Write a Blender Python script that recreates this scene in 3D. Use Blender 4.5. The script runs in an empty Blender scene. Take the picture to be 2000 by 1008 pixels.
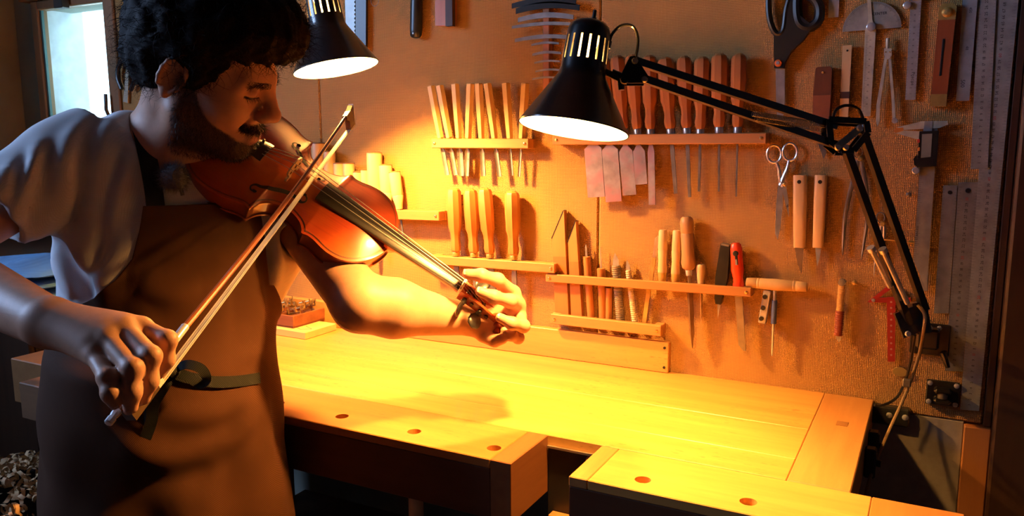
import bpy, bmesh, math, random
import numpy as np
from mathutils import Vector, Matrix, Quaternion

# ---------------------------------------------------------------- camera, world, light, exposure
SC = bpy.context.scene
COL = SC.collection
FPX = 1556.76                                   # focal length in pixels of the 2000 x 1008 frame
_p, _y, _r = (math.radians(a) for a in (8.7576, -28.0221, -0.2668))
CAM_F = np.array([math.sin(_y)*math.cos(_p), math.cos(_y)*math.cos(_p), -math.sin(_p)])
_rt = np.array([math.cos(_y), -math.sin(_y), 0.0]); _up = np.cross(_rt, CAM_F)
CAM_R = math.cos(_r)*_rt + math.sin(_r)*_up
CAM_U = -math.sin(_r)*_rt + math.cos(_r)*_up
CAM_C = np.array([0.0, -1.55, 1.361275])
cam_data = bpy.data.cameras.new('camera'); cam_data.sensor_width = 36.0; cam_data.lens = 36.0*FPX/2000.0
cam_data.clip_start = 0.02
cam = bpy.data.objects.new('camera', cam_data); COL.objects.link(cam)
cam.matrix_world = Matrix([[CAM_R[i], CAM_U[i], -CAM_F[i], CAM_C[i]] for i in range(3)] + [[0, 0, 0, 1]])
SC.camera = cam

world = bpy.data.worlds.new('world'); SC.world = world; world.use_nodes = True
_bg = world.node_tree.nodes['Background']
_bg.inputs[0].default_value = (0.55, 0.80, 1.0, 1); _bg.inputs[1].default_value = 5.0

SC.view_settings.view_transform = 'Standard'; SC.view_settings.look = 'None'
SC.view_settings.gamma = 1.0; SC.view_settings.use_curve_mapping = False
SC.view_settings.exposure = 0.0

BULB = (1.0, 0.45, 0.095)                        # warm filament colour
BULB_W1, BULB_W2 = 3500.0, 3900.0                 # emission strength of the two lamp bulbs
DAY_W = 44.0                                     # daylight falling through the side window, watts
dl = bpy.data.lights.new('window_daylight', 'AREA'); dl.shape = 'RECTANGLE'; dl.size = 0.70; dl.size_y = 0.95
dl.color = (0.36, 0.54, 1.0); dl.energy = DAY_W
dlo = bpy.data.objects.new('window_daylight', dl); COL.objects.link(dlo)
dlo.location = (-2.68, -1.65, 2.02); dlo.rotation_euler = (0, math.radians(-90), 0)

# ---------------------------------------------------------------- helpers
def ray(px, py): return CAM_F + CAM_R*((px-1000)/FPX) - CAM_U*((py-504)/FPX)
def Pd(px, py, t): return CAM_C + ray(px, py)*t                    # point at a depth
def W(px, py, off=0.0):                                            # point on the tool wall (Y = -off)
    d = ray(px, py); return CAM_C + d*((-off-CAM_C[1])/d[1])
def PB(px, py, z=0.88):                                            # point on a level surface
    d = ray(px, py); return CAM_C + d*((z-CAM_C[2])/d[2])
def pxw(x, y, n): return float(np.linalg.norm(W(x+n/2, y)-W(x-n/2, y)))   # n pixels across, in metres on the wall
rng = random.Random(7); nrng = np.random.default_rng(7)

def link(name, data, parent=None, mat=None):
    o = bpy.data.objects.new(name, data); COL.objects.link(o)
    if parent is not None: o.parent = parent
    if mat is not None and data is not None:
        data.materials.clear(); data.materials.append(mat)
    return o
def tag(o, label=None, cat=None, group=None, kind=None):
    for k, v in (('label', label), ('category', cat), ('group', group), ('kind', kind)):
        if v: o[k] = v
    return o
def thing(name, label, cat, loc=(0, 0, 0), group=None, mat=None):
    o = bpy.data.objects.new(name, None); COL.objects.link(o); o.empty_display_size = 0.02
    if mat is not None: o.matrix_world = mat
    else: o.location = loc
    return tag(o, label, cat, group)
def frame(o, x, y, z):
    return Matrix([[x[i], y[i], z[i], o[i]] for i in range(3)] + [[0, 0, 0, 1]])
def nrm(v): v = np.asarray(v, float); return v/np.linalg.norm(v)

class MB:
    def __init__(s): s.v = []; s.f = []
    def add(s, vs, fs):
        n = len(s.v); s.v += [tuple(map(float, p)) for p in vs]; s.f += [tuple(i+n for i in q) for q in fs]; return s
    def box(s, c, d, ch=0.0, M=None):
        """box, chamfered by ch"""
        hx, hy, hz = (a/2 for a in d); ch = min(ch, 0.45*min(d))
        vs = []; fs = []
        if ch <= 0:
            vs = [(x*hx, y*hy, z*hz) for x in (-1, 1) for y in (-1, 1) for z in (-1, 1)]
            fs = [(0, 1, 3, 2), (4, 6, 7, 5), (0, 4, 5, 1), (2, 3, 7, 6), (0, 2, 6, 4), (1, 5, 7, 3)]
        else:
            bm = bmesh.new(); bmesh.ops.create_cube(bm, size=1)
            for v in bm.verts: v.co = (v.co.x*2*hx, v.co.y*2*hy, v.co.z*2*hz)
            bmesh.ops.bevel(bm, geom=bm.edges[:], offset=ch, segments=1, affect='EDGES')
            bm.verts.index_update(); vs = [tuple(v.co) for v in bm.verts]; fs = [tuple(v.index for v in q.verts) for q in bm.faces]; bm.free()
        if M is not None: vs = [tuple(M @ Vector(v)) for v in vs]
        return s.add([(v[0]+c[0], v[1]+c[1], v[2]+c[2]) for v in vs], fs)
    def prism(s, poly, y0, y1, ch=0.0):
        """polygon in (x, z) pulled along y"""
        a = sum(poly[i][0]*poly[(i+1) % len(poly)][1]-poly[(i+1) % len(poly)][0]*poly[i][1] for i in range(len(poly)))
        if a < 0: poly = poly[::-1]
        n = len(poly)
        vs = [(p[0], y0, p[1]) for p in poly]+[(p[0], y1, p[1]) for p in poly]
        fs = [tuple(range(n)), tuple(range(2*n-1, n-1, -1))]+[(i, i+n, (i+1) % n+n, (i+1) % n) for i in range(n)]
        return s.add(vs, fs)
    def lathe(s, prof, n=20, c=(0, 0, 0), ax=2, sx=1.0, sy=1.0, ph=0.0, cap=True):
        """prof = [(pos, radius)] turned about axis ax"""
        vs = []; fs = []; m = len(prof)
        for z, r in prof:
            for k in range(n):
                t = 2*math.pi*(k+ph)/n; q = (r*math.cos(t)*sx, r*math.sin(t)*sy)
                p = [0, 0, 0]; p[ax] = z; p[(ax+1) % 3] = q[0]; p[(ax+2) % 3] = q[1]
                vs.append((p[0]+c[0], p[1]+c[1], p[2]+c[2]))
        for i in range(m-1):
            for k in range(n):
                a, b = i*n+k, i*n+(k+1) % n
                fs.append((a, b, b+n, a+n))
        if cap: fs += [tuple(range(n-1, -1, -1)), tuple((m-1)*n+k for k in range(n))]
        if prof[0][0] > prof[-1][0]: fs = [q[::-1] for q in fs]
        return s.add(vs, fs)
    def tube(s, pts, r, n=8, cap=True, flat=None):
        pts = [np.asarray(p, float) for p in pts]; m = len(pts)
        rs = [r]*m if np.isscalar(r) or isinstance(r, tuple) else list(r)
        T = [nrm(pts[min(i+1, m-1)]-pts[max(i-1, 0)]+1e-12) for i in range(m)]
        u = np.cross(T[0], (0, 0, 1.0)) if flat is None else np.asarray(flat, float)
        if np.linalg.norm(u) < 1e-3: u = np.cross(T[0], (0, 1.0, 0))
        vs = []
        for i in range(m):
            u = nrm(u-T[i]*(u @ T[i])); w = np.cross(T[i], u)
            ru, rw = (rs[i], rs[i]) if np.isscalar(rs[i]) else rs[i]
            for k in range(n):
                t = 2*math.pi*k/n; vs.append(pts[i]+u*(ru*math.cos(t))+w*(rw*math.sin(t)))
        fs = [(i*n+k, i*n+(k+1) % n, (i+1)*n+(k+1) % n, (i+1)*n+k) for i in range(m-1) for k in range(n)]
        if cap: fs += [tuple(range(n-1, -1, -1)), tuple((m-1)*n+k for k in range(n))]
        return s.add(vs, fs)
    def bar(s, a, b, w, h, up=(0, 0, 1)):
        """rectangular bar from a to b, w across, h along up"""
        a = np.asarray(a, float); b = np.asarray(b, float); t = nrm(b-a)
        h_ = nrm(np.asarray(up, float)-t*(np.asarray(up, float) @ t)); w_ = np.cross(t, h_)
        vs = [p+w_*(i*w/2)+h_*(j*h/2) for p in (a, b) for i, j in ((-1, -1), (1, -1), (1, 1), (-1, 1))]
        return s.add(vs, [(3, 2, 1, 0), (4, 5, 6, 7)]+[(i, (i+1) % 4, (i+1) % 4+4, i+4) for i in range(4)])
    def mesh(s, name, smooth=35):
        me = bpy.data.meshes.new(name); me.from_pydata(s.v, [], s.f); me.update()
        if smooth:
            me.shade_smooth(); me.set_sharp_from_angle(angle=math.radians(smooth))
        return me
    def build(s, name, mat, parent=None, smooth=35):
        return link(name, s.mesh(name, smooth), parent, mat)

def catmull(pts, n=8, closed=False):
    pts = [np.asarray(p, float) for p in pts]; out = []; m = len(pts)
    for i in range(m if closed else m-1):
        if closed: a, b, c, d = (pts[(i+k) % m] for k in (-1, 0, 1, 2))
        else: a, b, c, d = pts[max(i-1, 0)], pts[i], pts[i+1], pts[min(i+2, m-1)]
        for k in range(n):
            t = k/n
            out.append(0.5*((2*b)+(c-a)*t+(2*a-5*b+4*c-d)*t*t+(3*b-a-3*c+d)*t**3))
    if not closed: out.append(pts[-1])
    return out

# ---------------------------------------------------------------- materials
def _nodes(name):
    m = bpy.data.materials.new(name); m.use_nodes = True
    nt = m.node_tree; b = nt.nodes['Principled BSDF']; return m, nt, b
def _mix(nt, fac, a, b):
    n = nt.nodes.new('ShaderNodeMix'); n.data_type = 'RGBA'
    for i, v in ((0, fac), (6, a), (7, b)):
        if isinstance(v, bpy.types.NodeSocket): nt.links.new(v, n.inputs[i])
        elif isinstance(v, (int, float)): n.inputs[i].default_value = v
        else: n.inputs[i].default_value = (*v, 1)
    return n.outputs[2]
def _coord(nt, scale=(1, 1, 1), rnd=True, kind='Object'):
    tc = nt.nodes.new('ShaderNodeTexCoord'); mp = nt.nodes.new('ShaderNodeMapping'); mp.inputs['Scale'].default_value = scale
    src = tc.outputs[kind]
    if rnd:
        oi = nt.nodes.new('ShaderNodeObjectInfo'); ad = nt.nodes.new('ShaderNodeVectorMath'); ad.operation = 'MULTIPLY_ADD'
        nt.links.new(oi.outputs['Random'], ad.inputs[0]); ad.inputs[1].default_value = (7.3, 3.1, 5.7); nt.links.new(src, ad.inputs[2]); src = ad.outputs[0]
    nt.links.new(src, mp.inputs[0]); return mp.outputs[0]
def _noise(nt, vec, scale, detail=3, rough=.55):
    n = nt.nodes.new('ShaderNodeTexNoise'); nt.links.new(vec, n.inputs['Vector'])
    n.inputs['Scale'].default_value = scale; n.inputs['Detail'].default_value = detail; n.inputs['Roughness'].default_value = rough
    return n.outputs[0]
def _ramp(nt, fac, lo, hi):
    n = nt.nodes.new('ShaderNodeMapRange'); nt.links.new(fac, n.inputs[0]); n.inputs[1].default_value = lo; n.inputs[2].default_value = hi
    return n.outputs[0]
def _bump(nt, b, h, strength, dist=0.001):
    n = nt.nodes.new('ShaderNodeBump'); n.inputs['Strength'].default_value = strength; n.inputs['Distance'].default_value = dist
    nt.links.new(h, n.inputs['Height']); nt.links.new(n.outputs[0], b.inputs['Normal'])
MATS = {}
def plain(name, col, rough=.5, metal=0., var=.12, scale=40., bump=0., spec=None, coat=0.):
    if name in MATS: return MATS[name]
    m, nt, b = _nodes(name)
    v = _coord(nt); n = _noise(nt, v, scale, 4)
    c = _mix(nt, _ramp(nt, n, .3, .7), tuple(x*(1-var) for x in col), tuple(min(1, x*(1+var)) for x in col))
    nt.links.new(c, b.inputs['Base Color']); b.inputs['Roughness'].default_value = rough; b.inputs['Metallic'].default_value = metal
    if spec is not None: b.inputs['Specular IOR Level'].default_value = spec
    if coat: b.inputs['Coat Weight'].default_value = coat; b.inputs['Coat Roughness'].default_value = .15
    if bump: _bump(nt, b, n, bump)
    MATS[name] = m; return m
def wood(name, c1, c2, axis=2, scale=30., rough=.45, stretch=14., fleck=0., bump=.15, coat=0.):
    if name in MATS: return MATS[name]
    m, nt, b = _nodes(name)
    s = [stretch/2.]*3; s[axis] = stretch/28.
    v = _coord(nt, tuple(s)); n1 = _noise(nt, v, scale/6, 5, .6)
    s2 = [stretch*2.]*3; s2[axis] = stretch/8.
    v2 = _coord(nt, tuple(s2)); n2 = _noise(nt, v2, scale, 4, .65)
    a = nt.nodes.new('ShaderNodeMath'); a.operation = 'MULTIPLY_ADD'; nt.links.new(n2, a.inputs[0]); a.inputs[1].default_value = .45
    nt.links.new(_ramp(nt, n1, .28, .74), a.inputs[2]); fac = _ramp(nt, a.outputs[0], .1, 1.3)
    c = _mix(nt, fac, c1, c2)
    if fleck:
        s3 = [110.]*3; s3[axis] = 34.; v3 = _coord(nt, tuple(s3)); n3 = _noise(nt, v3, 1.6, 2)
        v4 = _coord(nt, (3., 3., 3.)); n4 = _noise(nt, v4, 1.5, 2)
        mm = nt.nodes.new('ShaderNodeMath'); mm.operation = 'MULTIPLY'
        nt.links.new(_ramp(nt, n3, .60, .72), mm.inputs[0]); nt.links.new(_ramp(nt, n4, .45, .6), mm.inputs[1])
        m2 = nt.nodes.new('ShaderNodeMath'); m2.operation = 'MULTIPLY'; nt.links.new(mm.outputs[0], m2.inputs[0]); m2.inputs[1].default_value = fleck
        c = _mix(nt, m2.outputs[0], c, tuple(x*.45 for x in c1))
    nt.links.new(c, b.inputs['Base Color']); b.inputs['Roughness'].default_value = rough
    if coat: b.inputs['Coat Weight'].default_value = coat; b.inputs['Coat Roughness'].default_value = .08
    if bump: _bump(nt, b, fac, bump, .0006)
    MATS[name] = m; return m
def steel(name, col=(.55, .55, .56), rough=.3, axis=2, heat=None, metal=.9):
    if name in MATS: return MATS[name]
    m, nt, b = _nodes(name)
    s = [900.]*3; s[axis] = 25.; n = _noise(nt, _coord(nt, tuple(s)), 1., 2); n2 = _noise(nt, _coord(nt), 45., 4)
    c = _mix(nt, _ramp(nt, n2, .3, .75), tuple(x*.62 for x in col), col)
    if heat: c = _mix(nt, _ramp(nt, _noise(nt, _coord(nt), 24., 3), .45, .65), c, heat)
    nt.links.new(c, b.inputs['Base Color']); b.inputs['Metallic'].default_value = metal
    a = nt.nodes.new('ShaderNodeMath'); a.operation = 'MULTIPLY_ADD'; nt.links.new(n2, a.inputs[0]); a.inputs[1].default_value = .25; a.inputs[2].default_value = rough-.1
    nt.links.new(a.outputs[0], b.inputs['Roughness']); _bump(nt, b, n, .12, .0003)
    MATS[name] = m; return m
def weave(name, c1, c2, pitch, rough=.9, bump=.5, diag=False, sheen=0., dist=.0012):
    """plain or twill cloth; x and z threads in object space"""
    if name in MATS: return MATS[name]
    m, nt, b = _nodes(name)
    v = _coord(nt, rnd=False); wv = _noise(nt, v, 60., 2)
    ad = nt.nodes.new('ShaderNodeVectorMath'); ad.operation = 'MULTIPLY_ADD'
    nt.links.new(wv, ad.inputs[0]); ad.inputs[1].default_value = (pitch*.35,)*3; nt.links.new(v, ad.inputs[2])
    hs = []
    for d in ('X', 'Z'):
        w = nt.nodes.new('ShaderNodeTexWave'); w.wave_type = 'BANDS'; w.bands_direction = 'DIAGONAL' if diag else d
        w.inputs['Scale'].default_value = .314/pitch; w.inputs['Distortion'].default_value = .6; w.inputs['Detail'].default_value = 1.
        nt.links.new(ad.outputs[0], w.inputs['Vector']); hs.append(w.outputs[1])
        if diag: break
    if len(hs) == 2:
        mx = nt.nodes.new('ShaderNodeMath'); mx.operation = 'MULTIPLY'; nt.links.new(hs[0], mx.inputs[0]); nt.links.new(hs[1], mx.inputs[1]); h = mx.outputs[0]
    else: h = hs[0]
    big = _noise(nt, v, 9., 4)
    c = _mix(nt, _ramp(nt, h, .0, .7), c1, c2); c = _mix(nt, _ramp(nt, big, .35, .7), c, tuple((p+q)*.42 for p, q in zip(c1, c2)))
    nt.links.new(c, b.inputs['Base Color']); b.inputs['Roughness'].default_value = rough; b.inputs['Specular IOR Level'].default_value = .15
    if sheen: b.inputs['Sheen Weight'].default_value = sheen
    _bump(nt, b, h, bump, dist); MATS[name] = m; return m
def emit(name, col, strength):
    if name in MATS: return MATS[name]
    m, nt, b = _nodes(name); b.inputs['Base Color'].default_value = (*col, 1)
    b.inputs['Emission Color'].default_value = (*col, 1); b.inputs['Emission Strength'].default_value = strength
    n = _noise(nt, _coord(nt), 20.); nt.links.new(_ramp(nt, n, -2, 0), b.inputs['Roughness']); MATS[name] = m; return m

# ---------------------------------------------------------------- lettering: glyph outlines assembled into one flat mesh
_gl = {}
def glyph(ch):
    if ch not in _gl:
        cu = bpy.data.curves.new('glyph', 'FONT'); cu.body = ch; cu.size = 1.0; cu.resolution_u = 2
        o = bpy.data.objects.new('glyph', cu); COL.objects.link(o)
        me = o.evaluated_get(bpy.context.evaluated_depsgraph_get()).to_mesh()
        v = [tuple(p.co) for p in me.vertices]; f = [tuple(p.vertices) for p in me.polygons]
        xs = [p[0] for p in v] or [0, .3]
        _gl[ch] = (v, f, min(xs), max(xs))
        bpy.data.objects.remove(o); bpy.data.curves.remove(cu)
    return _gl[ch]
def text_geo(s, size):
    """flat text centred on the origin, x along the line, y up"""
    vs = []; fs = []; x = 0.
    for ch in s:
        if ch == ' ': x += .35; continue
        v, f, a, b = glyph(ch); n = len(vs)
        vs += [((p[0]-a+x)*size, p[1]*size) for p in v]; fs += [tuple(i+n for i in q) for q in f]; x += b-a+.09
    w = (x-.09)*size/2
    return [(p[0]-w, p[1]-.34*size) for p in vs], fs
def put_text(mb, s, size, org, ex, ey):
    vs, fs = text_geo(s, size); org, ex, ey = (np.asarray(q, float) for q in (org, ex, ey))
    mb.add([org+ex*p[0]+ey*p[1] for p in vs], fs)
# ---------------------------------------------------------------- the room
M_plaster = plain('grey_green_plaster', (.30, .31, .26), .9, var=.15, scale=6, bump=.3)
M_grey = plain('grey_render', (.30, .28, .26), .92, var=.10, scale=60, bump=1.0)
M_burlap = weave('burlap', (.34, .175, .055), (.74, .445, .17), .0030, bump=.9)
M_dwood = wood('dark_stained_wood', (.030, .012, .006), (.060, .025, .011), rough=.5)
M_rwood = wood('red_brown_wood', (.30, .11, .035), (.42, .18, .06), rough=.5)
M_floor = wood('floor_boards', (.045, .025, .014), (.08, .045, .025), axis=0, rough=.6)
M_frame = wood('window_pine', (.22, .11, .045), (.32, .17, .07), rough=.5)

def struct(name, mb, mat, label=None, smooth=0, parent=None):
    o = mb.build(name, mat, parent, smooth)
    if parent is None: o['kind'] = 'structure'
    if label: o['label'] = label
    return o
def bx(x0, x1, y0, y1, z0, z1, ch=0.0): return MB().box(((x0+x1)/2, (y0+y1)/2, (z0+z1)/2), (x1-x0, y1-y0, z1-z0), ch)
def bxa(mb, x0, x1, y0, y1, z0, z1, ch=0.0): return mb.box(((x0+x1)/2, (y0+y1)/2, (z0+z1)/2), (x1-x0, y1-y0, z1-z0), ch)

XL, XR, YF, ZC = -2.62, 1.25, -3.1, 2.5
fl = MB()
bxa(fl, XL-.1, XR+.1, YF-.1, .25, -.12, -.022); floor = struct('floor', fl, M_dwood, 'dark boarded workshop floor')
for i in range(20):
    x0 = XL-.1+i*.2
    struct('plank', bx(x0+.001, x0+.199, YF-.1, .25, -.022, 0, .002), M_floor, parent=floor)
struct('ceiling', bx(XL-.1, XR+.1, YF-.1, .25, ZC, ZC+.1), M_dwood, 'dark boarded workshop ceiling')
wb = MB(); WX0, WX1, WZ0, WZ1 = -2.475, -2.150, 1.400, 1.752
bxa(wb, XL-.1, WX0, .022, .12, 0, ZC); bxa(wb, WX1, XR+.1, .022, .12, 0, ZC)
bxa(wb, WX0, WX1, .022, .12, 0, WZ0); bxa(wb, WX0, WX1, .022, .12, WZ1, ZC)
struct('wall_back', wb, M_plaster, 'grey plastered wall carrying the tool boards')
wl = MB(); LY0, LY1, LZ0, LZ1 = -2.15, -1.15, 1.65, 2.38
bxa(wl, XL-.1, XL, YF, LY0, 0, ZC); bxa(wl, XL-.1, XL, LY1, .022, 0, ZC)
bxa(wl, XL-.1, XL, LY0, LY1, 0, LZ0); bxa(wl, XL-.1, XL, LY0, LY1, LZ1, ZC)
struct('wall_left', wl, M_plaster, 'dim grey green plaster wall beside the small window')
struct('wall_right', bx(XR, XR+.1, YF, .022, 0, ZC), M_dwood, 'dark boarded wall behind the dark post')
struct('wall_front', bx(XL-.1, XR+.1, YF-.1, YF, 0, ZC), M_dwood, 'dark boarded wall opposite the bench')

# burlap covered tool boards (three panels side by side)
bd = thing('tool_board', 'orange brown burlap covered tool board filling the wall above the bench', 'tool board', (0, 0, 0))
for x0, x1 in ((-2.105, -1.3625), (-1.3605, -.6210), (-.6190, .098)):
    g = MB(); n = 2
    bxa(g, x0, x1, 0, .021, .862, 2.15, .003); g.build('burlap_panel', M_burlap, bd, 0)
# dark post and trims to the right, grey panel below
struct('trim_1', bx(.112, .36, -.035, .022, 0, ZC, .004), M_dwood, 'dark wooden post at the right end of the tool board')
struct('trim_2', bx(.0705, .1115, -.012, .022, 0, .858, .002), M_rwood, 'red brown wooden upright beside the grey panel')
struct('trim_3', bx(.0985, .1115, -.004, .022, .8585, ZC, .002), M_dwood, 'narrow reddish edging strip of the tool board')
struct('wall_lower', bx(-.60, .070, .001, .0215, 0, .861, .001), M_grey, 'rough grey rendered panel below the tool board')

# the small window in the back wall
wn = thing('window_1', 'small bright window at the left with a pine frame', 'window'); wn['kind'] = 'structure'; del wn['category']
M_glass, nt, b = _nodes('window_glass'); b.inputs['Transmission Weight'].default_value = 1.; b.inputs['Roughness'].default_value = .0; b.inputs['IOR'].default_value = 1.02; b.inputs['Base Color'].default_value = (.93, 1, .99, 1)
b.inputs['Specular IOR Level'].default_value = .1
nt.links.new(_ramp(nt, _noise(nt, _coord(nt), 4.), -20, 60), b.inputs['Roughness'])
f = .034
for nm, a in (('frame_stile', (WX0-.02, WX0+.012, -.004, .03, WZ0-.02, WZ1+.02)), ('frame_stile', (WX1-.005, WX1+.04, -.004, .03, WZ0-.02, WZ1+.02)),
              ('frame_rail', (WX0+.0125, WX1-.0055, -.004, .03, WZ0-.02, WZ0+.008)), ('frame_rail', (WX0+.0125, WX1-.0055, -.004, .03, WZ1-.006, WZ1+.02)),
              ('frame_head', (WX0-.06, WX1+.55, -.015, .021, WZ1+.021, WZ1+.06))):
    bx(*a, ch=.003).build(nm, M_frame, wn, 0)
bx(WX0+.0125, WX0+.020, .004, .012, WZ0+.009, WZ1-.007).build('gasket', plain('teal_gasket', (.05, .16, .16), .4), wn, 0)
bx(WX0+.021, WX1-.006, .006, .009, WZ0+.009, WZ1-.007).build('pane', M_glass, wn, 0)
hz = MB(); hz.tube([(WX1-.001, -.012, WZ0+.02), (WX1-.001, -.02, WZ0+.04), (WX1-.001, -.018, WZ0+.085)], .005); hz.build('handle', plain('dark_metal_dull', (.08, .08, .08), .4, .6), wn)
bx(-2.34, -2.30, -.03, -.005, WZ1-.014, WZ1+.03, .002).build('latch', plain('dark_metal_dull', (.08, .08, .08)), wn, 0)
M_white_plaster = plain('white_plaster', (.68, .71, .73), .95, var=.10, scale=30, bump=.5)
rv = MB(); bxa(rv, WX0-.06, WX0, .1205, .150, WZ0-.4, WZ1+.4); bxa(rv, WX0-.06, WX1, .1205, .45, WZ0-.06, WZ0-.002); bxa(rv, WX0-.010, WX0-.001, .030, .1195, WZ0, WZ1)
rvo = MB(); bxa(rvo, WX0-.03, WX0+.0005, .0305, .155, WZ0-.02, WZ1+.05); rvo.build('reveal', M_white_plaster, wn, 0)
# bright hedge outside
hg = MB(); vs = []; NX, NZ = 46, 40
for i in range(NX+1):
    for j in range(NZ+1):
        u, w = i/NX, j/NZ
        vs.append((-4.8+u*4.4, 1.9+.35*math.sin(9*u+4*w)*math.cos(11*w)+.22*rng.random(), -.2+w*3.1))
hg.add(vs, [(i*(NZ+1)+j, (i+1)*(NZ+1)+j, (i+1)*(NZ+1)+j+1, i*(NZ+1)+j+1) for i in range(NX) for j in range(NZ)])
hgo = hg.build('hedge', plain('pale_leaves', (.42, .62, .50), .8, var=.6, scale=9), None, 0)
tag(hgo, 'pale sunlit hedge seen through the small window', 'hedge', kind='stuff')

# ---------------------------------------------------------------- the workbench
Bt = .88
M_beech = wood('beech_top', (.48, .225, .055), (.64, .35, .10), axis=0, scale=30, rough=.36, fleck=.55, coat=.15)
M_beech2 = wood('beech_block', (.38, .17, .05), (.54, .27, .09), axis=1, scale=30, rough=.42, fleck=.2)
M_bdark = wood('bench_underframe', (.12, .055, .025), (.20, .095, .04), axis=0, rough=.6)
wbn = thing('workbench', 'long yellow beech workbench below the tool board', 'workbench', (0, 0, 0))
def cut_holes(o, holes, r, z0, z1):
    c = MB()
    for x, y in holes: c.lathe([(z0, r), (z1, r)], 24, (x, y, 0))
    co = c.build('cutter', None, None, 0)
    md = o.modifiers.new('b', 'BOOLEAN'); md.operation = 'DIFFERENCE'; md.object = co; md.solver = 'EXACT'
    me = bpy.data.meshes.new_from_object(o.evaluated_get(bpy.context.evaluated_depsgraph_get()))
    o.modifiers.clear(); old = o.data; o.data = me; bpy.data.meshes.remove(old); bpy.data.objects.remove(co)
for y0, y1 in ((-.2135, -.0010), (-.3500, -.2145), (-.4320, -.3508)):
    bx(-1.615, -.1590, y0, y1, Bt-.052, Bt, .0012).build('plank', M_beech, wbn, 0)
bx(-.1585, -.0750, -.4320, -.0010, Bt-.075, Bt, .0015).build('end_cap', M_beech2, wbn, 0)
bx(-.122, -.104, -.172, -.150, Bt-.0005, Bt+.0006).build('wooden_plug', wood('plug', (.22, .10, .03), (.3, .14, .05)), wbn, 0)
M_bfront = wood('beech_front_shaded', (.34, .135, .030), (.48, .22, .055), axis=0, rough=.4, fleck=.4, coat=.1)  # darker than the top, partly lamp falloff put into the colour
M_fshade = wood('shaded_front_wood', (.085, .028, .010), (.13, .048, .018), axis=0, rough=.55)  # shade on the bench front put into a darker wood colour
bx(-1.615, -.5655, -.5612, -.4332, Bt-.096, Bt-.0155, .001).build('shaded_front_board', M_fshade, wbn, 0)  # added under the plank to carry the shaded front colour
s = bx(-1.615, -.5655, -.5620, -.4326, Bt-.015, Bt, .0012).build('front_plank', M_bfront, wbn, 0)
cut_holes(s, [(-1.185, -.516), (-1.034, -.517), (-.885, -.518), (-.732, -.520), (-.581, -.521)], .0115, Bt-.011, Bt+.02)
bx(-.5650, -.5300, -.5620, -.4326, Bt-.097, Bt, .0012).build('end_block', wood('end_block_wood', (.22, .075, .024), (.34, .13, .04), axis=1, rough=.5), wbn, 0)
bx(-.5295, -.4365, -.4326, -.4220, Bt-.30, Bt-.018, .0).build('rail_backing', plain('vise_steel_dark', (.035, .03, .028), .5, .3), wbn, 0)
bx(-.5295, -.4365, -.4375, -.4330, Bt-.020, Bt-.0165).build('guide_rail', steel('rail_steel', (.75, .72, .65)), wbn, 0)
MB().lathe([(-.4370, .010), (-.4330, .011)], 20, (-.452, 0, Bt-.030), ax=1).build('rail_bolt', plain('copper_bolt', (.35, .14, .07), .5, .3), wbn)
bx(-.52, -.47, -.452, -.434, Bt-.135, Bt-.128).build('rail_stop', M_rwood, wbn, 0)
tv = bx(-.4360, -.4075, -.5620, -.4345, Bt-.015, Bt, .0012).build('vise_end_block', M_beech2, wbn, 0)
bx(-.4355, .0595, -.5612, -.4350, Bt-.13, Bt-.0155, .001).build('shaded_vise_board', M_fshade, wbn, 0)  # added below the vise jaw, its front shade in the wood colour
s = bx(-.4070, -.0485, -.5620, -.4345, Bt-.015, Bt, .0012).build('vise_jaw', M_beech, wbn, 0)
cut_holes(s, [(-.338, -.525), (-.192, -.526)], .0115, Bt-.010, Bt+.02)
bx(-.0480, .060, -.5620, -.4345, Bt-.015, Bt, .0012).build('vise_end_block', wood('vise_end', (.36, .14, .03), (.52, .22, .06), axis=1, rough=.4), wbn, 0)
# left end: shoulder vise
M_endw = wood('shoulder_vise_wood', (.20, .085, .03), (.30, .14, .05), axis=1, rough=.5)
bx(-1.780, -1.6160, -.5650, -.4400, Bt-.10, Bt, .002).build('end_block', M_endw, wbn, 0)
bx(-1.790, -1.6160, -.4395, -.30, Bt-.08, Bt+.028, .002).build('end_block', M_endw, wbn, 0)
bx(-1.660, -1.52, -.620, -.5660, Bt-.10, Bt-.022, .002).build('front_vise_jaw', M_bdark, wbn, 0)
for x in (-1.50, -.30):
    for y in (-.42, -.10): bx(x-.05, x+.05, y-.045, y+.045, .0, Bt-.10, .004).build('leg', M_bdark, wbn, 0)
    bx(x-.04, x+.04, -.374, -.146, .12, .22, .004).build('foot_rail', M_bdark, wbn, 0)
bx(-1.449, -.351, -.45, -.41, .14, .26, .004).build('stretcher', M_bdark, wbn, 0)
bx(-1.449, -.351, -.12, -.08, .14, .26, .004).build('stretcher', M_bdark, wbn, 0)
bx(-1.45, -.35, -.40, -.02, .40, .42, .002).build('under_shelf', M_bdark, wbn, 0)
dg = MB().lathe([(Bt-.15, .0115), (Bt-.148, .0125), (Bt-.09, .0125)], 18, (-.732, -.520, 0)); dg.build('bench_dog', plain('pale_dowel', (.55, .45, .36), .6), wbn)
hb = plain('black_iron', (.02, .02, .02), .45, .4)
for y, z in ((-.10, Bt-.05), (-.17, Bt-.055), (-.40, Bt-.06)):
    MB().box((-.066, y, z), (.018, .022, .05), .003).lathe([(-.058, .006), (-.05, .006)], 10, (0, y, z), ax=0).build('end_bracket', hb, wbn, 0)

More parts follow.
